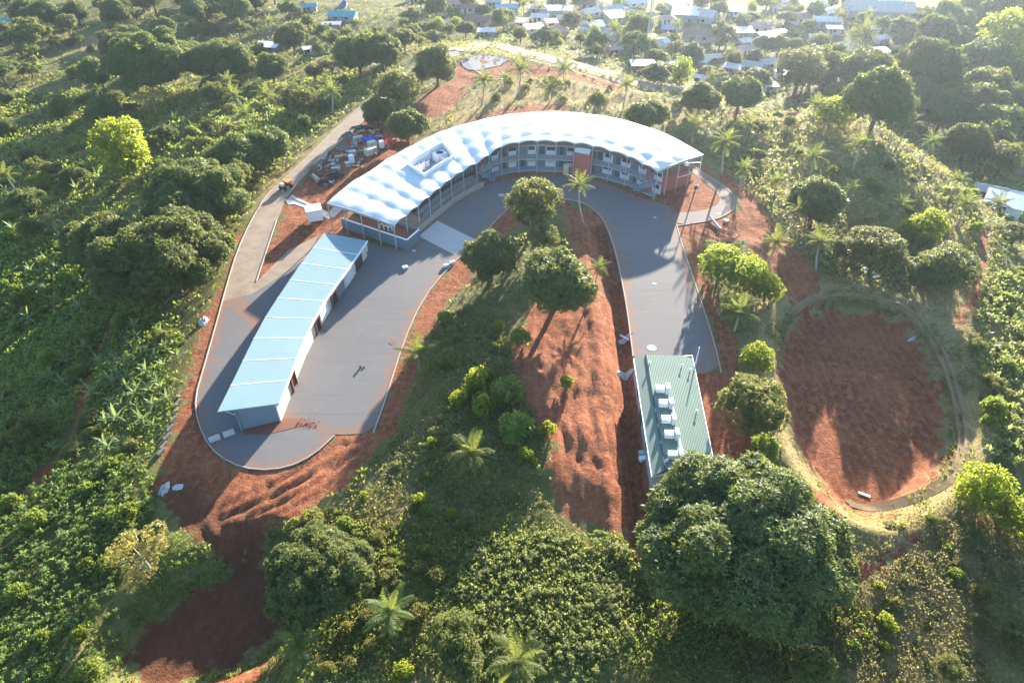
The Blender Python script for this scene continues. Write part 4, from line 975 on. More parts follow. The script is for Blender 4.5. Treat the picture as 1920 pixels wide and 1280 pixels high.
# ------------------------------------------------------------------ village houses
rh = random.Random(9); HOUSES = []
def house(px, py, wpx, asp, rz, h, roof_mat, wall_mat, label, style='gable', cat='house'):
    h = h * .8; wpx = wpx * .88
    p = hit(px, py, h + .6); dep = proj((p[0], p[1], p[2] + h))[2]; L = wpx * 1.12 * dep / FPX; W = L * min(1.2, asp * 1.15); HOUSES.append((p[0], p[1], max(L, W) / 2)); x0, y0 = p[0], p[1]; z0 = p[2] - .8
    t = tag(empty('house', (x0, y0, p[2])), label, cat, 'village houses')
    ca, sa = math.cos(rz), math.sin(rz)
    def P(x, y, zz): return (x0 + x * ca - y * sa, y0 + x * sa + y * ca, p[2] + zz)
    l, w = L / 2, W / 2
    MB().hexa([P(-l, -w, -.8), P(l, -w, -.8), P(l, w, -.8), P(-l, w, -.8)], [P(-l, -w, h), P(l, -w, h), P(l, w, h), P(-l, w, h)]).build('wall', M[wall_mat], t)
    o_ = .45; rise = W * .22; b = MB()
    if style == 'gable':
        b.add([P(-l - o_, -w - o_, h - .1), P(l + o_, -w - o_, h - .1), P(l + o_, 0, h + rise), P(-l - o_, 0, h + rise), P(l + o_, w + o_, h - .1), P(-l - o_, w + o_, h - .1)], [(0, 1, 2, 3), (3, 2, 4, 5), (0, 3, 5), (1, 4, 2), (0, 5, 4, 1)])
    elif style == 'hip':
        b.add([P(-l - o_, -w - o_, h), P(l + o_, -w - o_, h), P(l + o_, w + o_, h), P(-l - o_, w + o_, h), P(-l * .45, 0, h + rise * 1.3), P(l * .45, 0, h + rise * 1.3)], [(0, 1, 5, 4), (1, 2, 5), (2, 3, 4, 5), (3, 0, 4), (0, 3, 2, 1)])
    else:
        b.hexa([P(-l - o_, -w - o_, h), P(l + o_, -w - o_, h), P(l + o_, w + o_, h + rise * .5), P(-l - o_, w + o_, h + rise * .5)], [P(-l - o_, -w - o_, h + .12), P(l + o_, -w - o_, h + .12), P(l + o_, w + o_, h + rise * .5 + .12), P(-l - o_, w + o_, h + rise * .5 + .12)])
    b.build('roof', M[roof_mat], t)
    k = max(1, int(L // 4))
    for i in range(k):
        x = -l + (i + .7) * L / (k + .4)
        MB().hexa([P(x - .6, -w - .06, .9), P(x + .6, -w - .06, .9), P(x + .6, -w, .9), P(x - .6, -w, .9)], [P(x - .6, -w - .06, 2.0), P(x + .6, -w - .06, 2.0), P(x + .6, -w, 2.0), P(x - .6, -w, 2.0)]).build('window', M['darkglass'], t)
    MB().hexa([P(-.5 - l * .5, -w - .07, 0), P(.45 - l * .5, -w - .07, 0), P(.45 - l * .5, -w, 0), P(-.5 - l * .5, -w, 0)], [P(-.5 - l * .5, -w - .07, 2.05), P(.45 - l * .5, -w - .07, 2.05), P(.45 - l * .5, -w, 2.05), P(-.5 - l * .5, -w, 2.05)]).build('door', M['brown'], t)
    return t
HS = [(1155,26,34,.9,.25,4,'tinlight','cement','pale boxy shed roof behind the lattice mast','shed'), (1286,20,48,.75,-.25,4.5,'tinlight','bluewall','tall blue grey house with a bright white roof at the village edge','shed'),
 (1325,24,32,1.2,-.5,4,'tin','greywall','grey gabled wing joined behind the bright white roof','gable'), (1310,60,54,.55,-.15,3,'rust','cement','long house with a dusty pinkish roof below the white roofed one','gable'),
 (1424,46,40,.6,.1,3,'pinkroof','cream','house with a faded red tiled roof','hip'), (1443,64,32,.7,.35,2.8,'tinlight','greywall','pale tin roofed house just in front of the faded red roof','shed'), (1467,57,20,.6,.2,2.8,'tinlight','cement','narrow white tin roof beside the faded red roofed house','shed'),
 (1553,34,46,.5,-.1,3.2,'tinlight','greywall','long white roofed house in the middle of the village','gable'), (1565,49,26,.6,-.1,2.8,'blueroof','greywall','low blue grey shed in front of the long white roofed house','shed'),
 (1648,12,120,.4,-.12,6,'tin','cement','huge grey hall roof at the far village edge','gable'), (1565,88,34,.7,.3,2.8,'rust','mudwall','brown dusty roof beside pale rubble','gable'), (1508,92,36,.6,.2,2.8,'rust','mudwall','rust brown roof alongside the pale rubble houses','gable'),
 (1580,80,26,.7,.5,2.8,'cream','whitewall','cream roofed cottage among pale rubble houses','hip'), (1604,95,24,.7,.1,2.8,'blueroof','whitewall','blue roofed cottage among pale houses above the forest','gable'), (1628,98,26,.7,.25,2.8,'tin','whitewall','grey roofed cottage between two blue roofs','gable'),
 (1655,92,22,.8,.1,2.8,'tinlight','whitewall','white tin cottage at the forest edge of the village','shed'), (1592,112,28,.5,.3,2.8,'tinlight','cream','long pale shed lowest above the forest','shed'), (1562,106,20,.8,.2,2.8,'blueroof','cream','small blue roof lowest above the light green tree','shed'),
 (1706,108,20,.8,0,2.8,'tealroof','whitewall','small teal roof half hidden behind forest crowns','gable'), (1747,50,28,.6,.2,2.8,'tinlight','cement','white roof alone among trees below the grey hall','gable'), (1870,5,50,.5,-.2,4,'cream','bluewall','pinkish cream roof on a blue walled house at the far corner','gable'),
 (1835,20,22,.6,-.3,2.6,'tealroof','bluewall','little blue green shed beside the cream roofed corner house','shed'), (1375,122,30,.6,-.5,2.8,'tinlight','cement','white tin roof sloping beside the road into the village','shed'), (1412,118,36,.7,-.4,2.8,'tin','cement','grey tin roof in the middle of the roadside houses','gable'),
 (1440,112,30,.8,.4,2.8,'tin','greywall','second grey tin roof touching the light green tree','gable'), (1470,133,26,.7,.2,2.6,'tinlight','whitewall','whitish low roof under the light green tree','shed'), (1445,156,24,.6,.1,2.6,'tinlight','cream','bright low shed above the dug out corner pit','shed'),
 (1205,116,42,.5,0,2.6,'tin','bluewall','long low grey shed beside the hill road','shed'), (1296,82,24,.7,.1,2.6,'tinlight','cream','small white roof in front of the long pinkish one','gable'), (1338,102,28,.6,.2,2.6,'cream','mudwall','pale dusty hut among trees below the village','gable'),
 (1152,87,26,.6,.3,2.6,'pinkroof','mudwall','small pink roofed hut below the pale boxy shed','gable'), (1050,14,46,.5,0,5,'cement','cement','two storey grey block house at the top of the village','flat'), (1066,30,42,.45,0,3,'cream','mudwall','long beige roof in front of the grey block house','gable'),
 (1112,40,36,.5,.1,3,'tinlight','pinkwall','pale roofed pinkish house under the tall mast','gable'), (1012,27,30,.6,-.1,2.8,'tinlight','cream','white roofed house beside the grey block house','gable'), (1002,48,34,.6,.3,2.6,'tinlight','whitewall','glaring white roof among garden trees','shed'),
 (1034,38,20,.9,.2,2.6,'tin','whitewall','white walled hut beside the glaring white roof','shed'), (912,55,30,.5,0,2.6,'tinlight','cement','white roof peeping out under the lime topped tree','shed'), (880,10,34,.6,.1,2.8,'rust','cream','brown roofed house behind the lime topped tree','gable'),
 (950,10,40,.5,.1,2.8,'blueroof','cement','blue grey roof at the top edge of the village','gable'), (838,38,24,.6,0,2.6,'cream','cream','cream hut behind the dark trees at the top','gable'), (642,24,50,.5,-.1,2.6,'tealroof','cement','pale teal roof beside a blue tarpaulin on the far clearing','gable'),
 (620,42,34,.35,.05,1.8,'cement','cement','long low unroofed grey wall house on the far clearing','flat'), (577,8,30,.6,.2,2.6,'tealroof','greywall','teal roofed hut behind dark trees at the far clearing','gable'), (500,82,42,.5,-.15,2.6,'tinlight','bluewall','white roofed hut with a dark wall in the clearing','shed'),
 (575,88,14,.8,.4,2.6,'tinlight','whitewall','tiny white hut behind a dark tree in the clearing','shed'), (12,36,34,.5,.1,2.6,'tealroof','whitewall','teal roofed hut at the upper corner of the forest','gable'),
 (1862,350,50,.55,-.5,2.8,'tin','mudwall','dull grey roof behind the pale blue roof below the hill','gable'), (1888,372,62,.7,-.62,2.8,'blueroof','whitewall','pale blue roofed house with a skylight below the hill edge','shed'), (1914,366,44,.6,-.5,2.6,'tinlight','whitewall','white tin roof beside the pale blue roof below the hill','shed')]
for (px, py, w, a_, rz, h, rm, wm, lb, st) in HS: house(px, py, w, a_, rz, h, rm, wm, lb, st)
SETTLE = [tuple(hit(*q)[:2]) for q in [(760,2),(1740,2),(1720,60),(1680,110),(1560,125),(1470,165),(1400,165),(1260,150),(1140,105),(1000,70),(880,62)]]
RF = [('tin','dull grey tin'),('tinlight','whitish tin'),('rust','rust brown tin'),('tinlight','bright tin'),('tin','weathered grey'),('pinkroof','faded red'),('cream','dusty cream'),('blueroof','faded blue')]
WA = ['cement','whitewall','mudwall','cream','greywall','pinkwall']
HLM = [((1290,20),'the tall white house'),((1424,46),'the red tiled roof'),((1553,34),'the long white house'),((1212,60),'the radio mast'),((1050,14),'the grey block house'),((1648,12),'the grey hall roof'),((1580,80),'the cream cottage'),((1002,48),'the glaring white roof'),((1412,118),'the roadside roofs'),((880,10),'the lime topped tree')]
HLW = [(tuple(hit(*a)[:2]), t) for a, t in HLM]; hnew = []
for _ in range(900):
    if len(hnew) >= 44: break
    x = rh.uniform(min(p[0] for p in SETTLE), max(p[0] for p in SETTLE)); y = rh.uniform(min(p[1] for p in SETTLE), max(p[1] for p in SETTLE))
    if not inside(np.array([x]), np.array([y]), SETTLE)[0] or any((x - a) ** 2 + (y - b_) ** 2 < (r + 5.5) ** 2 for a, b_, r in HOUSES): continue
    q = proj((x, y, float(H(x, y)) + 3)); k = rh.randrange(len(RF)); wpx = rh.uniform(24, 42)
    ds = sorted((math.hypot(x - p[0], y - p[1]), t) for p, t in HLW)
    hnew.append((ds[0][0], RF[k][1], ds[0][1], ds[1][1], house(q[0], q[1], wpx, rh.uniform(.55, .85), rh.uniform(-.8, .8), 2.8, RF[k][0], rh.choice(WA), '', rh.choice(('gable', 'gable', 'shed', 'hip')))))
hb_ = {}
for d, c, a, b_, o in sorted(hnew, key=lambda q: q[0]): hb_.setdefault((c, a, b_), []).append(o)
for (c, a, b_), l_ in hb_.items():
    for k, o in enumerate(l_): o['label'] = ['', 'second ', 'third ', 'fourth ', 'fifth '][min(k, 4)] + f'{c} roofed house out from {a}, towards {b_}'
p = hit(645, 14); rag('tarp', 645, 12, (5, 4), 'bluetarp', 'blue tarpaulin spread beside the pale teal roof', 'tarp', 2.2, 70)
# lattice mast of the village
p = hit(1212, 97); t = tag(empty('radio_mast', p), 'tall thin lattice radio mast rising from the village trees', 'mast')
b = MB(); hm = 34
for k in range(3):
    th = k * 2.094; b.tube([(p[0] + .7 * math.cos(th), p[1] + .7 * math.sin(th), p[2]), (p[0] + .2 * math.cos(th), p[1] + .2 * math.sin(th), p[2] + hm)], .09, 5)
b.build('mast_frame', M['post'], t)
b = MB()
for k in range(34):
    f0, f1 = k / 34, (k + 1) / 34
    for j in range(3):
        a0, a1 = j * 2.094, (j + 1) * 2.094; r0, r1 = .7 - .5 * f0, .7 - .5 * f1
        b.tube([(p[0] + r0 * math.cos(a0), p[1] + r0 * math.sin(a0), p[2] + hm * f0), (p[0] + r1 * math.cos(a1), p[1] + r1 * math.sin(a1), p[2] + hm * f1)], .05, 4, cap=False)
b.build('mast_lattice', M['post'], t)
# ------------------------------------------------------------------ foliage meshes
def clumps(cen, nrm, size, nleaf, wid, r, elev=(0.1, .75), droop=.25):
    """leaf rosettes: one diamond leaf = 4 verts; returns verts, tint"""
    n = len(cen); cen = np.repeat(cen, nleaf, 0); nn = np.repeat(nrm, nleaf, 0)
    a = np.where(np.abs(nn[:, 2:3]) > .9, np.array([[1., 0, 0]]), np.array([[0, 0, 1.]]))
    t1 = np.cross(nn, a); t1 /= np.linalg.norm(t1, axis=1)[:, None]; t2 = np.cross(nn, t1)
    az = (np.tile(np.arange(nleaf), n) / nleaf * 2 * np.pi + np.repeat(r.uniform(0, 6.28, n), nleaf) + r.normal(0, .25, n * nleaf))[:, None]
    el = r.uniform(elev[0], elev[1], (n * nleaf, 1)) * np.pi / 2
    d = (t1 * np.cos(az) + t2 * np.sin(az)) * np.cos(el) + nn * np.sin(el); d[:, 2] -= droop * r.uniform(.3, 1.2, n * nleaf); d /= np.linalg.norm(d, axis=1)[:, None]
    ln = (np.repeat(np.exp(r.normal(0, .28, n)), nleaf) * r.uniform(.7, 1.15, n * nleaf) * (size if np.isscalar(size) else np.repeat(size, nleaf)))[:, None]
    w = np.cross(d, nn + r.normal(0, .25, nn.shape)); w /= np.linalg.norm(w, axis=1)[:, None] + 1e-9
    b = cen + d * ln * .08; tip = cen + d * ln; tip[:, 2] -= droop * .3 * ln[:, 0]
    mid = cen + d * ln * .5
    v = np.stack([b, mid + w * ln * wid, tip, mid - w * ln * wid], 1).reshape(-1, 3)
    tint = np.clip(np.repeat(r.beta(2, 2.2, n), nleaf * 4) * .75 + np.repeat(r.uniform(0, .22, n * nleaf), 4), 0, 1)
    return v, tint
def quads(nv): return np.arange(nv).reshape(-1, 4)
def lobe_points(lobes, dens, r, zmin=-.45, jitter=.12):
    """scattered points on the outside of a union of ellipsoids (c, radii)"""
    P, Nn = [], []
    for i, (c, rad) in enumerate(lobes):
        c = np.array(c); rad = np.array(rad); area = 4 * np.pi * np.mean([rad[0] * rad[1], rad[0] * rad[2], rad[1] * rad[2]])
        n = int(area * dens); u = r.normal(size=(n, 3)); u /= np.linalg.norm(u, axis=1)[:, None]
        u = u[u[:, 2] > zmin]; p = c + u * rad * (1 + r.normal(0, jitter, (len(u), 1)) * .6); nn = u / rad; nn /= np.linalg.norm(nn, axis=1)[:, None]
        keep = np.ones(len(p), bool)
        for j, (c2, r2) in enumerate(lobes):
            if j != i: keep &= (((p - np.array(c2)) / np.array(r2)) ** 2).sum(1) > .80
        P.append(p[keep]); Nn.append(nn[keep])
    return np.concatenate(P), np.concatenate(Nn)
ICO = None
def ico():
    global ICO
    if ICO is None:
        bm = bmesh.new(); bmesh.ops.create_icosphere(bm, subdivisions=2, radius=1); bm.verts.ensure_lookup_table()
        ICO = (np.array([v.co[:] for v in bm.verts]), np.array([[v.index for v in f.verts] for f in bm.faces])); bm.free()
    return ICO
def crown_mesh(name, lobes, dens, size, nleaf, wid, seed, core=.80, zmin=-.5, ncore=None, **kw):
    r = np.random.default_rng(seed)
    P, Nn = lobe_points(lobes, dens, r, zmin)
    Nn = Nn + r.normal(0, .3, Nn.shape); Nn[:, 2] += .25; Nn /= np.linalg.norm(Nn, axis=1)[:, None]
    v, t = clumps(P, Nn, size, nleaf, wid, r, **kw); f = quads(len(v))
    if core:
        iv, if_ = ico(); V = [v]; T = [t]; F = [f]
        k = len(v)
        for c, rad in (lobes[:ncore] if ncore else lobes):
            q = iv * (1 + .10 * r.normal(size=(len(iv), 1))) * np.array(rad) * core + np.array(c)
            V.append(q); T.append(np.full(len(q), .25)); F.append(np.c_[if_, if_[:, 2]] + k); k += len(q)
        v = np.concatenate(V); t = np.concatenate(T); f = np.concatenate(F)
        # triangles of the inner mass are written as quads with a repeated corner: split them out
        return mixed_mesh(name, v, F, t)
    return np_mesh(name, v, f, t)
def mixed_mesh(name, v, F, t):
    me = bpy.data.meshes.new(name); q = F[0]; tri = np.concatenate(F[1:])[:, :3]
    me.vertices.add(len(v)); me.vertices.foreach_set('co', np.ascontiguousarray(v, np.float32).ravel())
    me.loops.add(q.size + tri.size); me.loops.foreach_set('vertex_index', np.r_[q.ravel(), tri.ravel()].astype(np.int32))
    me.polygons.add(len(q) + len(tri)); me.polygons.foreach_set('loop_start', np.r_[np.arange(len(q)) * 4, len(q) * 4 + np.arange(len(tri)) * 3].astype(np.int32))
    me.update(calc_edges=True)
    a = me.attributes.new('tint', 'FLOAT', 'POINT'); a.data.foreach_set('value', np.ascontiguousarray(t, np.float32))
    return me
def dome_lobes(R, n, seed, flat=.78, cz=.95, tall=1.0, sub=(.24, .50), fine=0):
    r = np.random.default_rng(seed); L = [((0, 0, R * cz * tall), (R * .76, R * .76, R * flat * .79 * tall))]
    for k in range(n):
        th = 2.399963 * k + r.uniform(-.3, .3); h = 1 - 1.35 * (k + .5) / n; ph = math.acos(max(-.6, min(1, h)))
        q = R * r.uniform(*sub); d = R * r.uniform(.86, 1.12) - q * .85
        th += r.uniform(-.35, .35); ph = max(0, ph + r.uniform(-.2, .2))
        L.append(((d * math.sin(ph) * math.cos(th), d * math.sin(ph) * math.sin(th), R * cz * tall + d * flat * tall * math.cos(ph)), (q, q, q * r.uniform(.75, .95))))
    if fine:
        for c, rad in L[1:n + 1]:
            out = np.array(c) - np.array([0, 0, R * cz * tall * .8]); out /= np.linalg.norm(out)
            for k in range(fine):
                u = r.normal(size=3) * .75 + out * 1.0; u /= np.linalg.norm(u)
                if u[2] < -.4: continue
                q = rad[0] * r.uniform(.30, .46); L.append((tuple(np.array(c) + u * np.array(rad) * .88), (q, q, q * .85)))
    return L
def trunk_mesh(name, R, h, seed, limbs=5, r0=None, spread=.55):
    r = random.Random(seed); b = MB(); r0 = r0 or R * .075
    b.tube([(0, 0, -1.2), (0.02 * R, 0, h * .5), (.03 * R, .02 * R, h)], [r0 * 1.35, r0, r0 * .7], 8)
    for k in range(limbs):
        th = 6.283 * k / limbs + r.uniform(-.3, .3); z0 = h * r.uniform(.55, .95)
        b.tube([(.02 * R, 0, z0), (spread * R * .5 * math.cos(th), spread * R * .5 * math.sin(th), z0 + R * .3), (spread * R * math.cos(th), spread * R * math.sin(th), z0 + R * .62)], [r0 * .55, r0 * .38, r0 * .15], 5)
    me = bpy.data.meshes.new(name); me.from_pydata(b.v, [], b.f); me.update(); return me
VAR = {}     # kind -> list of (unit radius, crown centre height, [(part name, mesh, material)])
def var(kind, R, cz, parts): VAR.setdefault(kind, []).append((R, cz, parts))
for s in range(4):      # broad dense domes
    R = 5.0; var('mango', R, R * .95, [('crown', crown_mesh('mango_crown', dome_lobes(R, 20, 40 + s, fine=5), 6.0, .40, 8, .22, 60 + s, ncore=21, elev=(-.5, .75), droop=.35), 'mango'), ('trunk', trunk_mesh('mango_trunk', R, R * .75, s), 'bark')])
def open_lobes(R, n, seed, cz, flat):
    r = np.random.default_rng(seed); L = []
    for k in range(n):
        th = 2.4 * k + r.uniform(-.5, .5); rad = R * (.15 + .72 * math.sqrt((k + .5) / n)) * r.uniform(.8, 1.1); q = R * r.uniform(.18, .36); hz_ = R * (cz + flat * (1 - (rad / R) ** 2) * r.uniform(.5, 1.1) - .1)
        c = (rad * math.cos(th), rad * math.sin(th), hz_); L.append((c, (q, q, q * .72)))
        for j in range(3):
            u = r.normal(size=3); u[2] = abs(u[2]) * .7; u /= np.linalg.norm(u); L.append((tuple(np.array(c) + u * q * .9), (q * .45, q * .45, q * .36)))
    return L
for s in range(3):      # ragged, spreading crowns with gaps
    R = 5.0; var('mango', R, R * .95, [('crown', crown_mesh('ragged_crown', open_lobes(R, 17, 700 + s, .62, .62), 6.0, .40, 8, .21, 720 + s, core=.6, elev=(-.4, .8), droop=.3), 'mango'), ('trunk', trunk_mesh('ragged_trunk', R, R * .7, 50 + s, 8, None, .75), 'bark')])
    var('olive', R, R * 1.05, [('crown', crown_mesh('ragged_leafy_crown', open_lobes(R, 14, 740 + s, .75, .7), 5.2, .38, 7, .2, 760 + s, core=.5), 'olive'), ('trunk', trunk_mesh('ragged_leafy_trunk', R, R * .8, 60 + s, 8, None, .75), 'bark')])
for s in range(2):      # the largest ones, with finer clumps
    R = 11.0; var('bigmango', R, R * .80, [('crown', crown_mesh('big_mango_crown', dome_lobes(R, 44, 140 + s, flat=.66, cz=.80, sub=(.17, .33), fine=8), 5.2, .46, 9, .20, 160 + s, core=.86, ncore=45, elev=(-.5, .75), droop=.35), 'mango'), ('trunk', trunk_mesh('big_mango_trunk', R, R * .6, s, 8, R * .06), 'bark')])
for s in range(3):      # taller, looser, brighter crowns
    R = 5.0; var('olive', R, R * 1.05, [('crown', crown_mesh('loose_crown', dome_lobes(R, 15, 240 + s, cz=1.05, sub=(.20, .42), fine=4), 5.2, .38, 7, .20, 260 + s, core=.62, ncore=16), 'olive'), ('trunk', trunk_mesh('loose_trunk', R, R * .9, s + 5, 6), 'bark')])
def lime_lobes(R, seed, n=9, tall=1.25):
    r = np.random.default_rng(seed); L = []
    for k in range(n):
        th = 2.4 * k + r.uniform(-.3, .3); rad = R * math.sqrt((k + .3) / n) * .78; q = R * r.uniform(.26, .40)
        L.append(((rad * math.cos(th), rad * math.sin(th), R * tall * (1.35 - .75 * (rad / R) ** 1.5 + r.uniform(-.15, .12))), (q, q, q * 1.15)))
        L.append(((rad * .85 * math.cos(th), rad * .85 * math.sin(th), R * tall * (.85 - .4 * (rad / R) + r.uniform(-.1, .1))), (q * .95, q * .95, q * 1.1)))
    return L
for s in range(3):
    R = 4.0; var('lime', R, R * 1.15, [('crown', crown_mesh('lime_crown', lime_lobes(R, 340 + s), 5.0, .42, 6, .20, 360 + s, core=.5, zmin=-.8, elev=(.2, .95), droop=.15), 'lime'), ('trunk', trunk_mesh('lime_trunk', R, R * 1.0, s + 9, 7, .16, .6), 'palebark')])
for s in range(3):
    R = 2.0; var('shrub', R, R * .6, [('crown', crown_mesh('shrub_crown', dome_lobes(R, 9, 440 + s, cz=.5, flat=.7, sub=(.2, .5), fine=3), 11.0, .36, 6, .2, 460 + s, core=.4, ncore=10), 'weed'), ('stem', trunk_mesh('shrub_stem', R, R * .5, s + 20, 4, .06), 'bark')])
for s in range(2):
    R = 2.0; var('freshbush', R, R * .8, [('crown', crown_mesh('fresh_bush_crown', dome_lobes(R, 10, 540 + s, cz=.75, flat=.85, sub=(.2, .45), fine=3), 9.0, .45, 6, .2, 560 + s, core=.4, ncore=11), 'fresh'), ('stem', trunk_mesh('fresh_bush_stem', R, R * .7, s + 30, 5, .06), 'palebark')])
    R = 2.0; var('limebush', R, R * .8, [('crown', crown_mesh('lime_bush_crown', lime_lobes(R, 640 + s, 6, .9), 9.0, .38, 6, .2, 660 + s, core=.4, zmin=-.8, elev=(.2, .95), droop=.1), 'lime'), ('stem', trunk_mesh('lime_bush_stem', R, R * .7, s + 34, 5, .06), 'palebark')])
R = 5.0; var('sparse', R, R * 1.1, [('crown', crown_mesh('sparse_crown', [((math.cos(a) * R * f, math.sin(a) * R * f, R * h), (R * .26, R * .26, R * .2)) for a, f, h in ((0, .2, 1.5), (1.2, .6, 1.2), (2.2, .5, 1.45), (3.3, .7, 1.1), (4.4, .55, 1.3), (5.4, .7, 1.2), (.5, .8, .9), (2.8, .85, .85), (4.9, .3, .95))], 3.2, .45, 6, .2, 760, core=0, zmin=-1), 'yellow'), ('trunk', trunk_mesh('sparse_trunk', R, R * .8, 40, 9, .2, .75), 'palebark')])
R = 3.0; b = MB(); r_ = random.Random(3)
b.tube([(0, 0, -1), (0.1, 0, 4), (.3, .2, 7.5)], [.28, .2, .06], 6)
for k in range(9):
    th = r_.uniform(0, 6.3); z0 = r_.uniform(3, 6.6); L_ = r_.uniform(1.2, 2.6); b.tube([(.15, .1, z0), (L_ * .5 * math.cos(th), L_ * .5 * math.sin(th), z0 + .7), (L_ * math.cos(th), L_ * math.sin(th), z0 + 1.8)], [.1, .07, .02], 5)
me = bpy.data.meshes.new('bare_trunk'); me.from_pydata(b.v, [], b.f); var('bare', R, 5.0, [('trunk', me, 'palebark')])

def palm_parts(seed, trunk_h, R=3.0, nfr=17, lean=.5):
    r = np.random.default_rng(seed); th0 = r.uniform(0, 6.28); lx, ly = lean * math.cos(th0), lean * math.sin(th0)
    pts = [(lx * (1 - f) ** 2 * -1.6, ly * (1 - f) ** 2 * -1.6, trunk_h * f - .6 * (f == 0) - .25 * (f == 1)) for f in np.linspace(0, 1, 7)]
    b = MB(); b.tube(pts, [.26, .19, .17, .16, .15, .14, .07], 7); me = bpy.data.meshes.new('palm_trunk'); me.from_pydata(b.v, [], b.f); me.update()
    V, T = [], []
    for k in range(nfr):
        az = 2.39996 * k + r.uniform(-.2, .2); f = k / nfr; el = R_(82 - 105 * f + r.uniform(-8, 8)); L = R * r.uniform(.9, 1.1) * (1.08 if f < .7 else .92)
        n = 13; s = np.linspace(0, 1, n); e = el - (0.5 + .75 * f + .25) * s ** 1.5 * 1.05
        ds = L * 1.12 / (n - 1); hx = np.r_[0, np.cumsum(np.cos(e[:-1]) * ds)]; hz_ = np.r_[0, np.cumsum(np.sin(e[:-1]) * ds)]
        c = np.stack([hx * math.cos(az), hx * math.sin(az), trunk_h + hz_], 1); side = np.array([-math.sin(az), math.cos(az), 0.])
        tg = np.gradient(c, axis=0); tg /= np.linalg.norm(tg, axis=1)[:, None]; upv = np.cross(side[None, :], tg) * -1
        tt = .35 + .45 * f + r.uniform(-.15, .15)
        for j in range(n - 1):       # stalk
            w = side * (.05 * (1 - s[j]) + .012)
            V += [c[j] - w, c[j] + w, c[j + 1] + w * .8, c[j + 1] - w * .8]; T += [tt + .3] * 4
        for j in range(1, 2 * (n - 1)):
            q = j / 2; i0 = int(q); w_ = q - i0; cc = c[i0] * (1 - w_) + c[min(n - 1, i0 + 1)] * w_; sj = q / (n - 1)
            ll = L * .27 * math.sin(math.pi * (.12 + .84 * sj)) ** .7
            for sg in (-1, 1):
                d = side * sg * .86 + tg[i0] * .5 + np.array([0, 0, -.30 - .35 * f + r.normal(0, .1)]); d /= np.linalg.norm(d)
                wv = tg[i0] * L * .022
                V += [cc, cc + d * ll * .5 + wv, cc + d * ll + np.array([0, 0, -.10 * ll]), cc + d * ll * .5 - wv]; tl = min(1, max(0, tt + r.uniform(-.15, .15))); T += [tl] * 4
    v = np.array(V); return [('crown', np_mesh('palm_crown', v, quads(len(v)), np.clip(T, 0, 1)), 'palm'), ('trunk', me, 'palebark')]
for s in range(3): var('palm_low', 3.0, 3.2, palm_parts(800 + s, 3.2, lean=.3))
for s in range(3): var('palm', 3.0, 6.2, palm_parts(820 + s, 6.2, lean=.6))
for s in range(2): var('palm_tall', 3.0, 10.0, palm_parts(840 + s, 10.0, lean=1.3))
def banana_parts(seed, n=9, R=1.6, h=1.3):
    r = np.random.default_rng(seed); V, T = [], []
    for k in range(n):
        az = 2.39996 * k + r.uniform(-.3, .3); f = k / n; el = R_(75 - 75 * f + r.uniform(-8, 8)); L = R * r.uniform(.9, 1.25); m_ = 7; s = np.linspace(0, 1, m_)
        e = el - 1.15 * s ** 1.4 * (.5 + .7 * f); ds = L * 1.2 / (m_ - 1); hx = np.r_[0, np.cumsum(np.cos(e[:-1]) * ds)]; hz_ = np.r_[0, np.cumsum(np.sin(e[:-1]) * ds)]
        c = np.stack([hx * math.cos(az), hx * math.sin(az), h + hz_], 1); side = np.array([-math.sin(az), math.cos(az), 0.]); tt = r.uniform(.2, .9)
        w = .26 * R * .46 * np.sin(np.pi * np.clip(.06 + s * .93, 0, 1)) ** .6
        for j in range(m_ - 1):
            for sg in (-1, 1):
                dz = np.array([0, 0, -.28]); a = (side * sg + dz) * w[j]; b2 = (side * sg + dz) * w[j + 1]
                V += [c[j], c[j + 1], c[j + 1] + b2, c[j] + a]; T += [tt] * 4
    v = np.array(V); b = MB(); b.tube([(0, 0, -.4), (0.03, 0, h * 1.05)], [.13, .08], 7); me = bpy.data.meshes.new('banana_stem'); me.from_pydata(b.v, [], b.f); me.update()
    return [('leaves', np_mesh('banana_leaves', v, quads(len(v)), np.clip(T, 0, 1)), 'banana'), ('stem', me, 'fresh')]
for s in range(3): var('banana', 1.6, 1.5, banana_parts(900 + s))
def cassava_parts(seed, mt):
    r = np.random.default_rng(seed); C, Nn, b = [], [], MB()
    for k in range(4):
        th = 1.7 * k + r.uniform(-.4, .4); d = r.uniform(.15, .55); hh = r.uniform(1.0, 1.7); x, y = d * math.cos(th), d * math.sin(th)
        b.tube([(x * .2, y * .2, -.3), (x * .7, y * .7, hh * .6), (x, y, hh)], [.035, .03, .02], 4); C.append((x, y, hh)); Nn.append((x * .4, y * .4, 1))
    C = np.array(C); Nn = np.array(Nn); Nn /= np.linalg.norm(Nn, axis=1)[:, None]
    v, t = clumps(C, Nn, .50, 15, .15, r, elev=(-.25, .9), droop=.35)
    me = bpy.data.meshes.new('cassava_stem'); me.from_pydata(b.v, [], b.f); me.update()
    return [('leaves', np_mesh('cassava_leaves', v, quads(len(v)), t), mt), ('stem', me, 'bark')]
for s in range(4): var('cassava', 1.0, 1.2, cassava_parts(950 + s, 'cassava'))
for s in range(3): var('cassava_green', 1.0, 1.2, cassava_parts(970 + s, 'cassavagreen'))

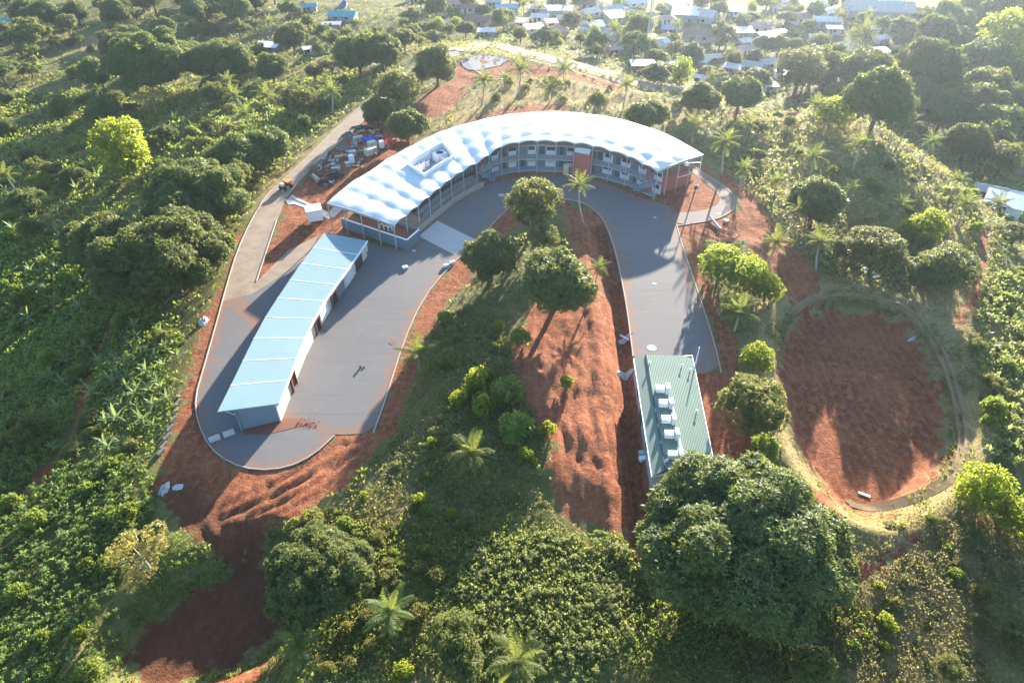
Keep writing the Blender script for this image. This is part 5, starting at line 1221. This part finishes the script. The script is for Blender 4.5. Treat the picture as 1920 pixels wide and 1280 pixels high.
NAMES = dict(mango=('mango_tree', 'tree'), bigmango=('mango_tree', 'tree'), olive=('leafy_tree', 'tree'), lime=('lime_green_tree', 'tree'), shrub=('shrub', 'shrub'), freshbush=('leafy_shrub', 'shrub'), limebush=('lime_green_shrub', 'shrub'),
             sparse=('sparse_tree', 'tree'), bare=('bare_tree', 'tree'), palm=('coconut_palm', 'palm'), palm_low=('coconut_palm', 'palm'), palm_tall=('coconut_palm', 'palm'), banana=('banana_plant', 'banana plant'), cassava=('cassava_plant', 'cassava plant'), cassava_green=('cassava_plant', 'cassava plant'))
GROUPS = dict(mango_tree='dark domed mango trees', leafy_tree='loose leafy trees', lime_green_tree='lime green trees', shrub='olive shrubs', leafy_shrub='fresh green shrubs', lime_green_shrub='lime green shrubs', coconut_palm='coconut palms', banana_plant='banana plants', cassava_plant='cassava plants', bare_tree='bare trees', sparse_tree='sparse trees')
for lst in VAR.values():
    for R, cz, parts in lst:
        for nm, me, mt in parts:
            me.materials.append(M[mt])
            if nm in ('trunk', 'stem'): me.polygons.foreach_set('use_smooth', np.ones(len(me.polygons), bool))
PLACED = []          # (object, px, py, x, y, R, kind)
rv = random.Random(21)
def plant(kind, x, y, R, label=None, tall=1.0, z=None, rz=None, v=None):
    lst = VAR[kind]; R0, cz, parts = lst[rv.randrange(len(lst)) if v is None else v % len(lst)]; s = R / R0; nm, cat = NAMES[kind]
    z = float(H(x, y)) if z is None else z
    o = empty(nm, (x, y, z - .05), rv.uniform(0, 6.28) if rz is None else rz); o.scale = (s * rv.uniform(.93, 1.07), s * rv.uniform(.93, 1.07), s * tall * (1 if label else rv.uniform(.92, 1.1)))
    for pn, me, mt in parts: link(pn, me, None, o)
    tag(o, label, cat, GROUPS[nm]); q = proj((x, y, z + cz * s))
    PLACED.append((o, q[0], q[1], x, y, R, kind)); return o
def crown_at(kind, px, py, rpx, label=None, tall=1.0, v=None, rz=None):
    """plant so that the crown's middle stands where the photo shows it, rpx wide to each side"""
    R0, cz, parts = VAR[kind][0]; p = hit(px, py); R = 5
    if kind == 'olive' and v is not None: v += 3
    for _ in range(4):
        dep = proj((p[0], p[1], p[2] + cz / R0 * R * tall))[2]; R = rpx * dep / FPX; p = hit(px, py, cz / R0 * R * tall * .95)
    return plant(kind, p[0], p[1], R, label, tall, p[2], rz, v)

# ------------------------------------------------------------------ the trees one can point at
big = [('bigmango', 1384, 1014, 170, 'giant dark mango tree hiding the lower end of the green roofed shed', .80, 0), ('mango', 1558, 1062, 46, 'dark domed crown leaning out from the flank of the giant mango', 1.0, 1),
 ('bigmango', 597, 1078, 92, 'broad pale topped mango tree beside the lower red pit', 1.0, 1), ('mango', 920, 487, 51, 'round dark mango tree at the yard kerb inside the drive loop', 1.05, 0), ('mango', 1042, 532, 66, 'wide mango tree beside a palm on the red mound', 1.0, 1),
 ('olive', 1000, 388, 51, 'tall sunlit tree standing where the drive bends inside the loop', 1.22, 0), ('olive', 1020, 448, 26, 'small ragged tree just below the tall sunlit one in the loop', 1.2, 1), ('olive', 1415, 768, 63, 'rounded green tree between the shed and the red basin', 1.05, 2), ('mango', 1530, 378, 48, 'single dark mango dome on the cultivated hillside', .95, 2),
 ('bigmango', 315, 492, 112, 'huge dark mango tree overhanging the outer road bend', .95, 1), ('mango', 212, 462, 62, 'dark mango tree touching the huge one on the slope side', 1.05, 3), ('bigmango', 372, 372, 88, 'large flat topped dark mango tree by the outer road', .85, 0), ('mango', 442, 302, 50, 'dark mango tree close to the outer road kerb', .95, 0),
 ('mango', 505, 276, 40, 'compact dark tree at the outer road kerb', 1.0, 1), ('olive', 562, 192, 33, 'leafy tree above the long straight of the outer road', 1.05, 0), ('bigmango', 287, 120, 72, 'large dark mango tree with a sunlit crest on the forest slope', .95, 0), ('bigmango', 416, 120, 58, 'large dark mango tree next to a sunlit crested one on the forest slope', .9, 1),
 ('olive', 742, 172, 39, 'bushy tree hanging over the outer road', 1.0, 1), ('mango', 707, 211, 28, 'small very dark round tree on the roadside', 1.0, 2), ('mango', 764, 236, 33, 'round dark tree beside the red tarpaulin', 1.1, 3), ('mango', 818, 126, 38, 'dark tree shading the road bend by the gravel', 1.05, 0), ('olive', 790, 142, 20, 'small leafy tree beside a dark one at the road bend', 1.0, 2),
 ('mango', 672, 102, 42, 'dark tree in the clearing above the outer road', 1.0, 1), ('mango', 716, 100, 36, 'second dark tree in the clearing, on the road side', 1.0, 2), ('olive', 757, 76, 24, 'leafy tree at the clearing edge above the road', 1.0, 0), ('mango', 548, 72, 28, 'dark tree beside the tiny white hut in the clearing', 1.1, 3),
 ('olive', 850, 1190, 46, 'rounded light green tree between the palms at the bottom edge', 1.1, 0), ('olive', 868, 1240, 40, 'rounded light green tree lowest beside the yellowish palm', 1.0, 1), ('lime', 233, 276, 52, 'tall glowing lime green tree on the slope', 1.05, 0), ('limebush', 79, 337, 17, 'ball shaped lime green bush on the slope', 1.0, 0),
 ('lime', 1352, 492, 42, 'lime green tree at the asphalt side of its cluster', .85, 1), ('lime', 1405, 515, 42, 'lime green tree in the middle of its cluster by the asphalt', .9, 2), ('lime', 1440, 540, 30, 'lime green tree at the basin side of its cluster', 1.0, 0), ('lime', 1378, 570, 26, 'lime green tree lowest in its cluster by the asphalt', 1.0, 1), ('lime', 1421, 668, 33, 'rounded lime green tree just above the rounded green one', .85, 2),
 ('lime', 1745, 420, 33, 'bright lime green tree on the hill above leafy shrubs', .85, 0), ('limebush', 1700, 428, 20, 'low lime green bush beside the bright lime tree on the hill', .9, 1), ('lime', 1848, 915, 50, 'bright lime green tree beside the basin embankment', 1.0, 1), ('lime', 1905, 965, 40, 'lime green tree at the picture edge by the basin', 1.0, 2),
 ('limebush', 893, 712, 26, 'lime bush topmost of the mound clump', 1.1, 0), ('limebush', 915, 700, 13, 'small yellow lime bush topmost in the mound clump', 1.0, 1), ('limebush', 862, 745, 18, 'lime bush at the yard side of the mound clump', 1.2, 0), ('limebush', 905, 757, 24, 'yellow lime bush lowest of the mound clump', 1.1, 1), ('freshbush', 948, 735, 30, 'deep green bush on the shaded side of the mound clump', 1.0, 0), ('freshbush', 965, 800, 32, 'deep green bush beside the red mound below the clump', 1.0, 1),
 ('limebush', 935, 610, 12, 'small lime sapling in the shade of the mound trees', 1.2, 0), ('freshbush', 975, 632, 18, 'green bush at the edge of the red mound under the trees', 1.0, 1), ('freshbush', 845, 672, 20, 'green bush between the clump and the low palm', .8, 0), ('limebush', 1025, 803, 17, 'pale lime bush at the foot of the red mound', 1.1, 1), ('limebush', 985, 850, 15, 'lime bush below the pale one near the red mound', 1.1, 0), ('limebush', 790, 934, 14, 'lime sapling in the shaded hollow below the yard', 1.2, 1), ('limebush', 848, 962, 12, 'small lime sapling in the hollow above the cassava', 1.1, 0), ('limebush', 808, 828, 11, 'small lime bush beside the middle palm', 1.0, 1), ('freshbush', 1062, 715, 13, 'lone small bush on the bare red mound', 1.1, 1),
 ('lime', 1562, 210, 36, 'spreading yellow green tree at the forest edge of the hill', .75, 0), ('limebush', 1558, 172, 14, 'small lime crown at the forest edge', 1.3, 0), ('limebush', 1588, 184, 9, 'tiny lime crown at the forest edge', 1.3, 1), ('limebush', 1608, 200, 9, 'tiny lime crown lowest at the forest edge', 1.3, 0), ('limebush', 1805, 297, 13, 'small vivid lime bush under the round dark forest tree', .8, 1), ('limebush', 1664, 1165, 18, 'vivid lime bush in the scrub under the basin', 1.0, 0), ('limebush', 1662, 1212, 12, 'small lime bush in the scrub below a larger one', 1.0, 1), ('limebush', 752, 1255, 20, 'vivid lime bush at the bottom edge beside the palms', 1.0, 0), ('limebush', 1622, 1190, 9, 'very small lime bush in the scrub under the basin', 1.0, 1),
 ('mango', 1388, 180, 34, 'umbrella shaped tree on a clear trunk beside the hill road', 1.1, 1), ('mango', 1312, 188, 32, 'dark tree behind palms beside the hill road', 1.0, 2), ('mango', 1212, 216, 36, 'low dark tree close behind the white canopy', .9, 3), ('olive', 1121, 190, 16, 'small round tree on the straw slope behind the canopy', 1.25, 0), ('mango', 1418, 148, 25, 'dark crown above the umbrella tree', .8, 0), ('lime', 1280, 133, 21, 'glowing yellow green column tree at the hill road', 1.3, 2), ('mango', 1228, 138, 24, 'dark roadside crown next to the glowing column tree', .8, 2),
 ('bigmango', 1738, 138, 58, 'tall creeper draped tree in the forest', 1.2, 0), ('mango', 1848, 168, 44, 'dark flat forest crown behind the corner dome', 1.0, 1), ('mango', 1832, 205, 48, 'broad dark forest dome under a flat one', .95, 2), ('mango', 1815, 268, 34, 'round dark forest tree with a pale rim above the blue roof', 1.3, 3), ('olive', 1500, 138, 48, 'light green spreading tree in front of the village', 1.0, 1), ('lime', 1890, 70, 52, 'yellow green forest tree at the upper corner', .9, 0), ('olive', 1882, 300, 30, 'leafy forest tree above the pale blue roof', 1.2, 2), ('mango', 1560, 118, 30, 'dark forest tree between village roofs', 1.2, 0), ('mango', 1620, 145, 44, 'dark forest crown below the village', 1.2, 1), ('mango', 1650, 190, 56, 'wide dark forest crown bordering the hill', 1.1, 2), ('mango', 1712, 178, 34, 'dark forest crown with a pale crest', 1.1, 3),
 ('olive', 1640, 468, 58, 'wide leafy bush mass on the hill above the basin', .7, 0), ('olive', 1780, 505, 55, 'wide pale leafy tree on the hill above the basin track', .75, 1), ('mango', 1738, 515, 34, 'dark shaded tree between two leafy ones above the basin', .9, 0), ('olive', 1590, 470, 30, 'leafy tree at the basin head', .8, 2), ('olive', 1905, 440, 36, 'pale green bush mass at the hill edge', .6, 1),
 ('sparse', 262, 1035, 62, 'sparse yellowing tree with pale limbs above the lower pit', 1.0, 0), ('olive', 62, 810, 36, 'rounded green tree on the lower slope', .9, 0), ('bare', 1676, 235, 16, 'bare grey tree at the forest edge of the hill', 1.2, 0), ('sparse', 283, 182, 36, 'thin brownish tree with dark stems above the lime tree', .9, 0), ('olive', 1520, 1250, 40, 'loose tree in the shade under the giant mango', 1.0, 1), ('freshbush', 1435, 840, 24, 'low bush below the rounded green tree', 1.1, 0), ('olive', 1480, 230, 12, 'small tree by the dug out corner pit', 1.1, 1)]
for kd, px, py, r, lb, tl, v in big: crown_at(kd, px, py, r, lb, tl, v)
pal = [('palm_tall', 1085, 352, 27, 'tall coconut palm leaning beside the inner drive kerb'), ('palm_low', 785, 664, 38, 'low coconut palm on the yard edge of the mound'), ('palm', 1122, 503, 22, 'coconut palm beside the wide mango on the red mound'), ('palm_low', 882, 850, 46, 'low coconut palm with a yellow frond in the mound scrub'),
 ('palm_low', 730, 1148, 46, 'pale coconut palm beside the pale topped mango'), ('palm_low', 972, 1240, 58, 'yellowish coconut palm at the bottom edge by the cassava'), ('palm_low', 562, 1212, 52, 'dark coconut palm under the pale topped mango'), ('palm', 1455, 456, 31, 'coconut palm on red earth above the lime cluster'), ('palm', 1537, 456, 30, 'leaning coconut palm beside the red gully'), ('palm_low', 1396, 512, 26, 'dark coconut palm among the lime cluster'), ('palm_low', 1386, 588, 38, 'coconut palm with pale drooping fronds below the lime cluster'),
 ('palm', 908, 152, 24, 'coconut palm beside a leafy one on the straw slope'), ('palm', 976, 132, 26, 'tall coconut palm in the middle of the straw slope'), ('palm_low', 1032, 168, 25, 'dark coconut palm low on the straw slope'), ('palm', 1057, 130, 20, 'thin coconut palm against the hill road'), ('palm', 1175, 160, 23, 'coconut palm standing out against the hill road'), ('palm', 948, 146, 13, 'small coconut palm behind the straw slope pair'), ('palm_low', 1300, 238, 30, 'wide coconut palm behind the canopy corner'), ('palm', 1360, 268, 30, 'coconut palm with a thick crown beyond the canopy corner'), ('palm', 1406, 236, 20, 'slender coconut palm below the umbrella tree'),
 ('palm', 1526, 296, 27, 'coconut palm alone in the hillside crops'), ('palm', 1614, 276, 27, 'coconut palm high in the hillside crops'), ('palm', 1396, 318, 20, 'thin coconut palm near the path bend'), ('palm', 1456, 340, 17, 'thin coconut palm above the path bend crops'), ('palm', 1702, 236, 26, 'coconut palm at the forest edge beside the bare tree'), ('palm', 1530, 200, 22, 'coconut palm among the yellow green trees'), ('palm', 1690, 385, 22, 'dark coconut palm on the hill beside the bright lime tree'), ('palm', 1597, 355, 18, 'coconut palm touching the dark hillside mango'), ('palm_low', 1622, 412, 18, 'small palm under the hillside mango'),
 ('palm', 500, 182, 24, 'pale coconut palm on the slope above the outer road'), ('palm', 442, 182, 20, 'coconut palm in the scrub under the forest mangoes'), ('palm', 622, 172, 22, 'coconut palm above the outer road straight'), ('palm', 610, 72, 12, 'small coconut palm in the far clearing'), ('palm', 640, 78, 11, 'second small coconut palm in the far clearing'), ('palm', 690, 66, 13, 'coconut palm in the far clearing near the dark trees'), ('palm_low', 392, 300, 18, 'low palm with pale fronds between the roadside mangoes'), ('palm_low', 420, 290, 16, 'low palm close to the dark kerb mango'), ('palm_low', 376, 390, 24, 'dark palm in front of the flat topped mango'), ('palm', 505, 42, 13, 'brownish palm in front of the clearing'), ('palm', 1335, 145, 16, 'hazy palm beside the orange roadside stall'), ('palm', 1845, 222, 18, 'pale palm over the round dark forest tree'), ('palm', 1885, 226, 18, 'pale palm at the corner of the forest'), ('palm', 1905, 222, 16, 'outermost pale palm at the corner of the forest'), ('palm', 1622, 62, 26, 'big palm in front of the grey hall roof'), ('palm', 1600, 72, 20, 'smaller palm before the grey hall roof')]
for kd, px, py, r, lb in pal: crown_at(kd, px, py, r, lb)

# ------------------------------------------------------------------ the rest of the wood, crops and scrub
KINDW = dict(mango='dark mango tree', olive='loose leafy tree', shrub='olive green shrub', freshbush='fresh green shrub', limebush='lime green shrub', palm='coconut palm', banana='banana plant', cassava='pale cassava plant', cassava_green='green cassava plant', lime='lime green tree')
fixed = [(q[3], q[4], q[5]) for q in PLACED] + [(x, y - k * r * 1.2, r * 1.0) for x, y, r in HOUSES for k in (0, 1)]
def clear_of(x, y, R, k=.75):
    for (a, b_, r) in fixed:
        if (a - x) ** 2 + (b_ - y) ** 2 < (k * (r + R)) ** 2: return False
    return True
D_PAVE, D_SOIL = d_lev, d_soil
def wild(x, y, m=.5): return samp(D_PAVE, x, y) > m + 1 and samp(D_SOIL, x, y) > m
def fill(kind, poly_px, n, rlo, rhi, m=.6, k=.75, tries=12, tall=(.78, 1.32)):
    pts = [tuple(hit(*q)[:2]) for q in poly_px]; xs = [p[0] for p in pts]; ys = [p[1] for p in pts]; done = 0
    for _ in range(n * tries):
        if done >= n: break
        x, y = rv.uniform(min(xs), max(xs)), rv.uniform(min(ys), max(ys))
        if not inside(np.array([x]), np.array([y]), pts)[0]: continue
        R = rlo + (rhi - rlo) * rv.random() ** 1.4
        if not wild(x, y, m + R * (.4 if R > 2 else .2)) or not clear_of(x, y, R, k): continue
        plant(kind, x, y, R, None, rv.uniform(*tall)); fixed.append((x, y, R)); done += 1
FOREST_L = [(0,60),(60,42),(150,45),(230,20),(300,0),(420,0),(560,0),(600,40),(470,70),(430,90),(250,180),(100,160),(0,170)]
FOREST_R = [(1480,170),(1560,130),(1640,60),(1760,70),(1920,10),(1920,340),(1850,330),(1760,260),(1650,235),(1560,190)]
VILLAGE = [(760,0),(1920,0),(1920,30),(1700,60),(1640,120),(1560,150),(1500,160),(1400,160),(1260,150),(1150,125),(1000,85),(860,75),(760,60)]
SLOPE_L = [(0,180),(240,170),(430,170),(560,150),(690,120),(690,165),(560,280),(440,420),(420,500),(300,640),(0,420)]
LOW_L = [(0,420),(180,430),(260,560),(350,640),(330,760),(290,860),(120,880),(0,860)]
BOT_L = [(0,880),(270,860),(300,960),(320,1010),(230,1100),(205,1280),(0,1280)]
HILL_R = [(1352,232),(1420,215),(1560,225),(1700,290),(1840,400),(1900,520),(1830,540),(1700,545),(1560,530),(1440,410),(1370,330)]
RIGHT = [(1830,540),(1920,500),(1920,900),(1850,860),(1810,720)]
BOT_R = [(1290,1130),(1600,1010),(1750,960),(1920,980),(1920,1280),(1270,1280)]
BOT_C = [(815,1080),(900,1020),(1020,1000),(1160,1010),(1205,1050),(1165,1120),(1150,1200),(1130,1290),(900,1290),(860,1180)]
MOUND = [(790,600),(900,560),(960,640),(1000,790),(1040,960),(900,1010),(760,1090),(560,1000),(700,900),(760,740)]
CLEAR = [(480,60),(640,40),(780,60),(860,80),(760,110),(690,160),(560,150),(480,120)]
BEHIND = [(830,180),(930,130),(1100,150),(1230,180),(1330,205),(1330,250),(1240,235),(1100,205),(960,205)]
fill('mango', FOREST_L, 32, 3.8, 8.0, k=.66); fill('olive', FOREST_L, 20, 2.4, 5.0, k=.66); fill('shrub', FOREST_L, 24, 1.2, 2.4)
fill('mango', FOREST_R, 40, 4.2, 8.0, k=.58); fill('olive', FOREST_R, 24, 3, 5.5, k=.55); fill('palm', FOREST_R, 7, 2.6, 3.2, k=.4)
fill('mango', VILLAGE, 50, 2.4, 4.8, k=.7); fill('olive', VILLAGE, 56, 2.0, 4.2, k=.7); fill('palm', VILLAGE, 14, 2.5, 3.2, k=.5); fill('lime', VILLAGE, 9, 2.0, 3.2, k=.7)
fill('mango', SLOPE_L, 13, 2.6, 4.6); fill('olive', SLOPE_L, 24, 1.8, 3.6); fill('palm', SLOPE_L, 10, 2.4, 3.0, k=.5); fill('freshbush', SLOPE_L, 26, 1.0, 2.0); fill('limebush', SLOPE_L, 10, .8, 1.6); fill('shrub', SLOPE_L, 34, 1.0, 2.2)
fill('banana', SLOPE_L, 44, 1.1, 1.8, k=.5); fill('banana', LOW_L, 50, 1.0, 1.6, k=.5); fill('banana', [(180,690),(340,640),(330,760),(290,850),(180,850)], 24, .95, 1.5, k=.7)
fill('freshbush', LOW_L, 16, .8, 1.6); fill('shrub', LOW_L, 14, .8, 1.6)
fill('olive', [(0,2),(260,2),(220,30),(60,45),(0,55)], 7, 1.8, 3.6); fill('shrub', [(0,2),(260,2),(220,30),(60,45),(0,55)], 10, 1.2, 2.4); fill('olive', CLEAR, 14, 2.2, 4.2); fill('mango', CLEAR, 8, 2.6, 4.5); fill('shrub', CLEAR, 14, .9, 1.8)
fill('shrub', BEHIND, 18, .7, 1.5); fill('olive', HILL_R, 5, 1.4, 2.4); fill('shrub', HILL_R, 14, .5, 1.1, tall=(.6, .9)); fill('palm', HILL_R, 5, 2.3, 2.8); fill('freshbush', HILL_R, 10, .8, 1.5)
fill('shrub', RIGHT, 26, .5, 1.2, tall=(.6, .9)); fill('olive', RIGHT, 5, 1.4, 2.2); fill('freshbush', RIGHT, 10, .8, 1.5)
fill('shrub', BOT_R, 46, .4, 1.1, tall=(.5, .8)); fill('olive', BOT_R, 4, 1.2, 1.8); fill('freshbush', BOT_R, 8, .4, .9, tall=(.6, .9)); fill('limebush', BOT_R, 5, .4, .7)
fill('shrub', MOUND, 40, .4, .9, tall=(.6, .9)); fill('freshbush', MOUND, 16, .5, 1.2); fill('limebush', MOUND, 7, .4, .8)
fill('freshbush', BOT_L, 14, .8, 1.6); fill('shrub', [(430,1050),(560,990),(640,960),(820,1080),(820,1280),(560,1280)], 26, .6, 1.3)
fill('cassava', BOT_C, 150, .5, .85, k=.6, m=.3, tall=(.7, 1.0)); fill('cassava_green', BOT_L, 110, .7, 1.15, k=.6, m=.3, tall=(.75, 1.0))

# ------------------------------------------------------------------ labels for the plants that were not named one by one
LM = [(1040,260,'the white canopy'), (560,600,'the curved garage'), (1260,770,'the green roofed shed'), (1630,760,'the red basin'), (1385,985,'the giant mango'), (330,480,'the roadside mango'), (235,275,'the tall lime tree'), (597,1078,'the pale topped mango'),
 (380,1170,'the lower red pit'), (660,290,'the builders store'), (890,105,'the far gravel apron'), (500,82,'the clearing hut'), (640,20,'the blue tarpaulin'), (1290,20,'the bright white roof'), (1650,10,'the grey hall roof'), (1212,50,'the radio mast'), (1424,46,'the red tiled roof'), (1738,138,'the creeper tree'),
 (1888,372,'the pale blue roof'), (1388,180,'the umbrella tree'), (1530,378,'the hillside mango'), (905,750,'the lime bush clump'), (1848,915,'the basin lime tree'), (972,1240,'the yellowish palm'), (262,1035,'the sparse yellow tree'), (145,690,'the dirt footpath'), (287,120,'the crested mango'), (60,200,'the forest clearing'), (1080,1100,'the cassava plot'),
 (1890,70,'the yellow corner tree'), (1745,418,'the bright hill lime'), (1660,1165,'the scrub lime bush'), (785,668,'the yard edge palm'), (1405,515,'the lime cluster'), (1000,48,'the glaring white roof'), (1815,268,'the rimmed tree')]
ORD = ['', 'second', 'third', 'fourth', 'fifth', 'sixth', 'seventh', 'eighth', 'ninth', 'tenth', 'eleventh', 'twelfth', 'thirteenth', 'fourteenth', 'fifteenth', 'sixteenth', 'seventeenth', 'eighteenth', 'nineteenth', 'twentieth']
def ordw(k): return ORD[k] if k < len(ORD) else ('twenty ' + (ORD[k - 19] if k > 20 else 'first')).replace('twenty second', 'twenty second') if k < 39 else 'further'
LMW = [(tuple(hit(a, b_)[:2]), t) for a, b_, t in LM]
buckets = {}
for (o, px, py, x, y, R, kind) in PLACED:
    if o.get('label'): continue
    ds = sorted(((math.hypot(x - p[0], y - p[1]), t) for p, t in LMW))
    size = {'mango': ('small ', '', 'large '), 'olive': ('small ', '', 'large ')}.get(kind, ('', '', ''))
    kw = (size[0] if R < 3 else size[2] if R > 6 else size[1]) + KINDW[kind]
    buckets.setdefault((kw, ds[0][1], ds[1][1]), []).append((ds[0][0], o))
for (kw, a, b_), lst in buckets.items():
    lst.sort(key=lambda q: q[0])
    for k, (d, o) in enumerate(lst):
        w = ordw(k); o['label'] = (w + ' ' if w else '') + f'{kw} out from {a}, towards {b_}'

# ------------------------------------------------------------------ ground cover nobody could count
LOW_L = [(-200,420)] + LOW_L[1:-1] + [(-200,860)]; BOT_L = [(-150,880)] + BOT_L[1:-1] + [(205,1380),(-150,1380)]; SLOPE_L = [(-200,180)] + SLOPE_L[1:-1] + [(-200,420)]
RIGHT = [(1830,540),(2100,470),(2100,900),(1850,860),(1810,720)]; BOT_R = BOT_R[:3] + [(2050,980),(2050,1380),(1270,1380)]
def cover(name, label, mat, n, poly_px, size, nleaf, wid, hgt, seed, m=.2, dens_noise=.35, elev=(.0, 1.0), droop=.22, lift=.0, patch=None, far=1.0):
    r = np.random.default_rng(seed); pts = [tuple(hit(*q)[:2]) for q in poly_px] if poly_px else None
    x0, x1, y0, y1 = (min(p[0] for p in pts), max(p[0] for p in pts), min(p[1] for p in pts), max(p[1] for p in pts)) if pts else (-230, 230, 22, 330)
    x = r.uniform(x0, x1, n * 3); y = r.uniform(y0, y1, n * 3)
    ok = (samp(D_PAVE, x, y) > m + .9) & (samp(D_SOIL, x, y) > m)
    if pts: ok &= sdf(x, y, pts) < fbm(x / 5, y / 5, seed + 9) * 5.0 - .5
    else:
        dep = y * CP + CAM_H * SP; ok &= np.abs(x) < dep * .82 + 6; ok &= r.random(len(x)) < np.clip((95 / dep) ** far, 0, 1)
    ok &= (fbm(x / 6, y / 6, seed) + 1) / 2 > dens_noise * r.uniform(.6, 1.2, len(x))
    if patch is not None: ok &= patch(x, y)
    x, y = x[ok][:n], y[ok][:n]; k = len(x); h = hgt * r.uniform(.55, 1.25, k)
    C = np.stack([x, y, H(x, y) + h + lift], 1); Nn = np.stack([r.normal(0, .25, k), r.normal(0, .25, k), np.ones(k)], 1); Nn /= np.linalg.norm(Nn, axis=1)[:, None]
    dep = y * CP + CAM_H * SP; sz = size * np.clip(dep / 100, .55, 1.7)
    v, t = clumps(C, Nn, sz, nleaf, wid, r, elev=elev, droop=droop)
    big_ = np.repeat((fbm(x / 14, y / 14, seed + 2) + 1) / 2, nleaf * 4); t = np.clip(t * .7 + big_ * .4 - .08, 0, 1)
    return tag(link(name, np_mesh(name, v, quads(len(v)), t), M[mat]), label, kind='stuff')
cover('cassava_ground_cover', 'pale green cassava rosettes filling the lower plot', 'cassava', 3600, BOT_C, .42, 13, .16, .55, 51, dens_noise=.36)
cover('cassava_ground_cover', 'green cassava rosettes on the lower slope', 'cassavagreen', 4600, BOT_L, .48, 13, .16, .8, 52, dens_noise=.34)
cover('crop_ground_cover', 'pale leafy crops beside the basin', 'cassava', 6500, RIGHT, .55, 8, .18, .8, 53, dens_noise=.38)
cover('crop_ground_cover', 'low leafy crops on the rounded hill', 'khaki', 7500, HILL_R, .34, 7, .16, .25, 54, dens_noise=.46)
cover('crop_ground_cover', 'scattered greener crops on the rounded hill', 'cassava', 1800, HILL_R, .44, 9, .18, .6, 67, dens_noise=.5)
cover('creeper_ground_cover', 'dense green creeper on the low slope', 'fresh', 11000, LOW_L, .42, 8, .20, .5, 55, dens_noise=.2)
cover('creeper_ground_cover', 'green creeper and herbs on the upper slope', 'fresh', 8500, SLOPE_L, .46, 8, .20, .5, 56, dens_noise=.42)
cover('weed_ground_cover', 'mixed weeds covering the open ground', 'weed', 34000, None, .44, 7, .18, .36, 57, dens_noise=.42, patch=lambda x, y: samp(d_dry, x, y) > -4)
cover('weed_ground_cover', 'taller weeds and herbs in clumps', 'fresh', 7000, None, .50, 7, .20, .6, 58, dens_noise=.58, patch=lambda x, y: samp(d_dry, x, y) > -1)
cover('straw_grass', 'dry straw grass tufts', 'straw', 20000, None, .50, 6, .07, .12, 59, dens_noise=.35, elev=(.35, .95), droop=.1, patch=lambda x, y: (samp(d_dry, x, y) < 2))
cover('straw_grass', 'dry straw grass scattered through the weeds', 'straw', 9000, None, .50, 6, .08, .15, 60, dens_noise=.55, elev=(.3, .95), droop=.1)
cover('weed_ground_cover', 'dense weeds in the shaded mound', 'weed', 3500, MOUND, .40, 6, .18, .35, 61, dens_noise=.3)
cover('straw_grass', 'dry olive grass on the mound', 'khaki', 4500, MOUND, .34, 6, .12, .2, 68, dens_noise=.3)
cover('weed_ground_cover', 'olive scrub under the basin', 'khaki', 10500, BOT_R, .36, 6, .16, .45, 62, dens_noise=.36)

cover('weed_ground_cover', 'low weeds close to the lower edge', 'weed', 13000, [(420,1040),(700,960),(1000,990),(1240,1020),(1560,1000),(1700,1290),(200,1290)], .40, 6, .17, .28, 63, dens_noise=.18)
cover('weed_ground_cover', 'green herbs close to the lower edge', 'fresh', 5000, [(300,1000),(700,960),(1000,990),(1240,1020),(1560,1000),(1700,1290),(200,1290)], .40, 7, .18, .4, 64, dens_noise=.45)
cover('weed_ground_cover', 'tufts around the red basin rim', 'weed', 3500, [(1440,600),(1540,540),(1700,545),(1800,640),(1840,800),(1830,930),(1640,990),(1540,930),(1470,760)], .36, 6, .17, .25, 65, dens_noise=.40)
cover('straw_grass', 'dry straw tufts in the lower scrub', 'straw', 5000, [(640,980),(900,900),(1000,1000),(1300,1100),(1600,960),(1850,950),(1930,1290),(640,1290)], .40, 6, .07, .2, 66, dens_noise=.48, elev=(.3, 1.0), droop=.1)
for k, C in enumerate(FLOWERS):
    r = np.random.default_rng(k); v, t = clumps(C, np.tile([[0, 0, 1.]], (3, 1)), .17, 7, .25, r, elev=(.1, 1)); o = link('flower_plant', np_mesh('flower_plant', v, quads(len(v)), t), M['flower'])
    tag(o, 'small pink flowering plant in the row at the garage end bed', 'flower', 'pink flowers at the garage end')
# ------------------------------------------------------------------ hazy air
hz_m = bpy.data.materials.new('haze'); hz_m.use_nodes = True; nt = hz_m.node_tree; nt.nodes.clear()
ho = nt.nodes.new('ShaderNodeOutputMaterial'); pv = nt.nodes.new('ShaderNodeVolumePrincipled'); pv.inputs['Color'].default_value = (.70, .83, 1.0, 1); pv.inputs['Density'].default_value = 0.00011; pv.inputs['Anisotropy'].default_value = 0.68
nt.links.new(pv.outputs[0], ho.inputs['Volume'])
zlo = float(GZ.min()) - 1.0
hb = MB().box((0, 630, (zlo + 74) / 2), (1800, 1540, 74 - zlo)).build('haze', hz_m); tag(hb, 'pale haze thickening towards the village', kind='stuff')
hz_m.cycles.homogeneous_volume = True if hasattr(hz_m.cycles, 'homogeneous_volume') else None
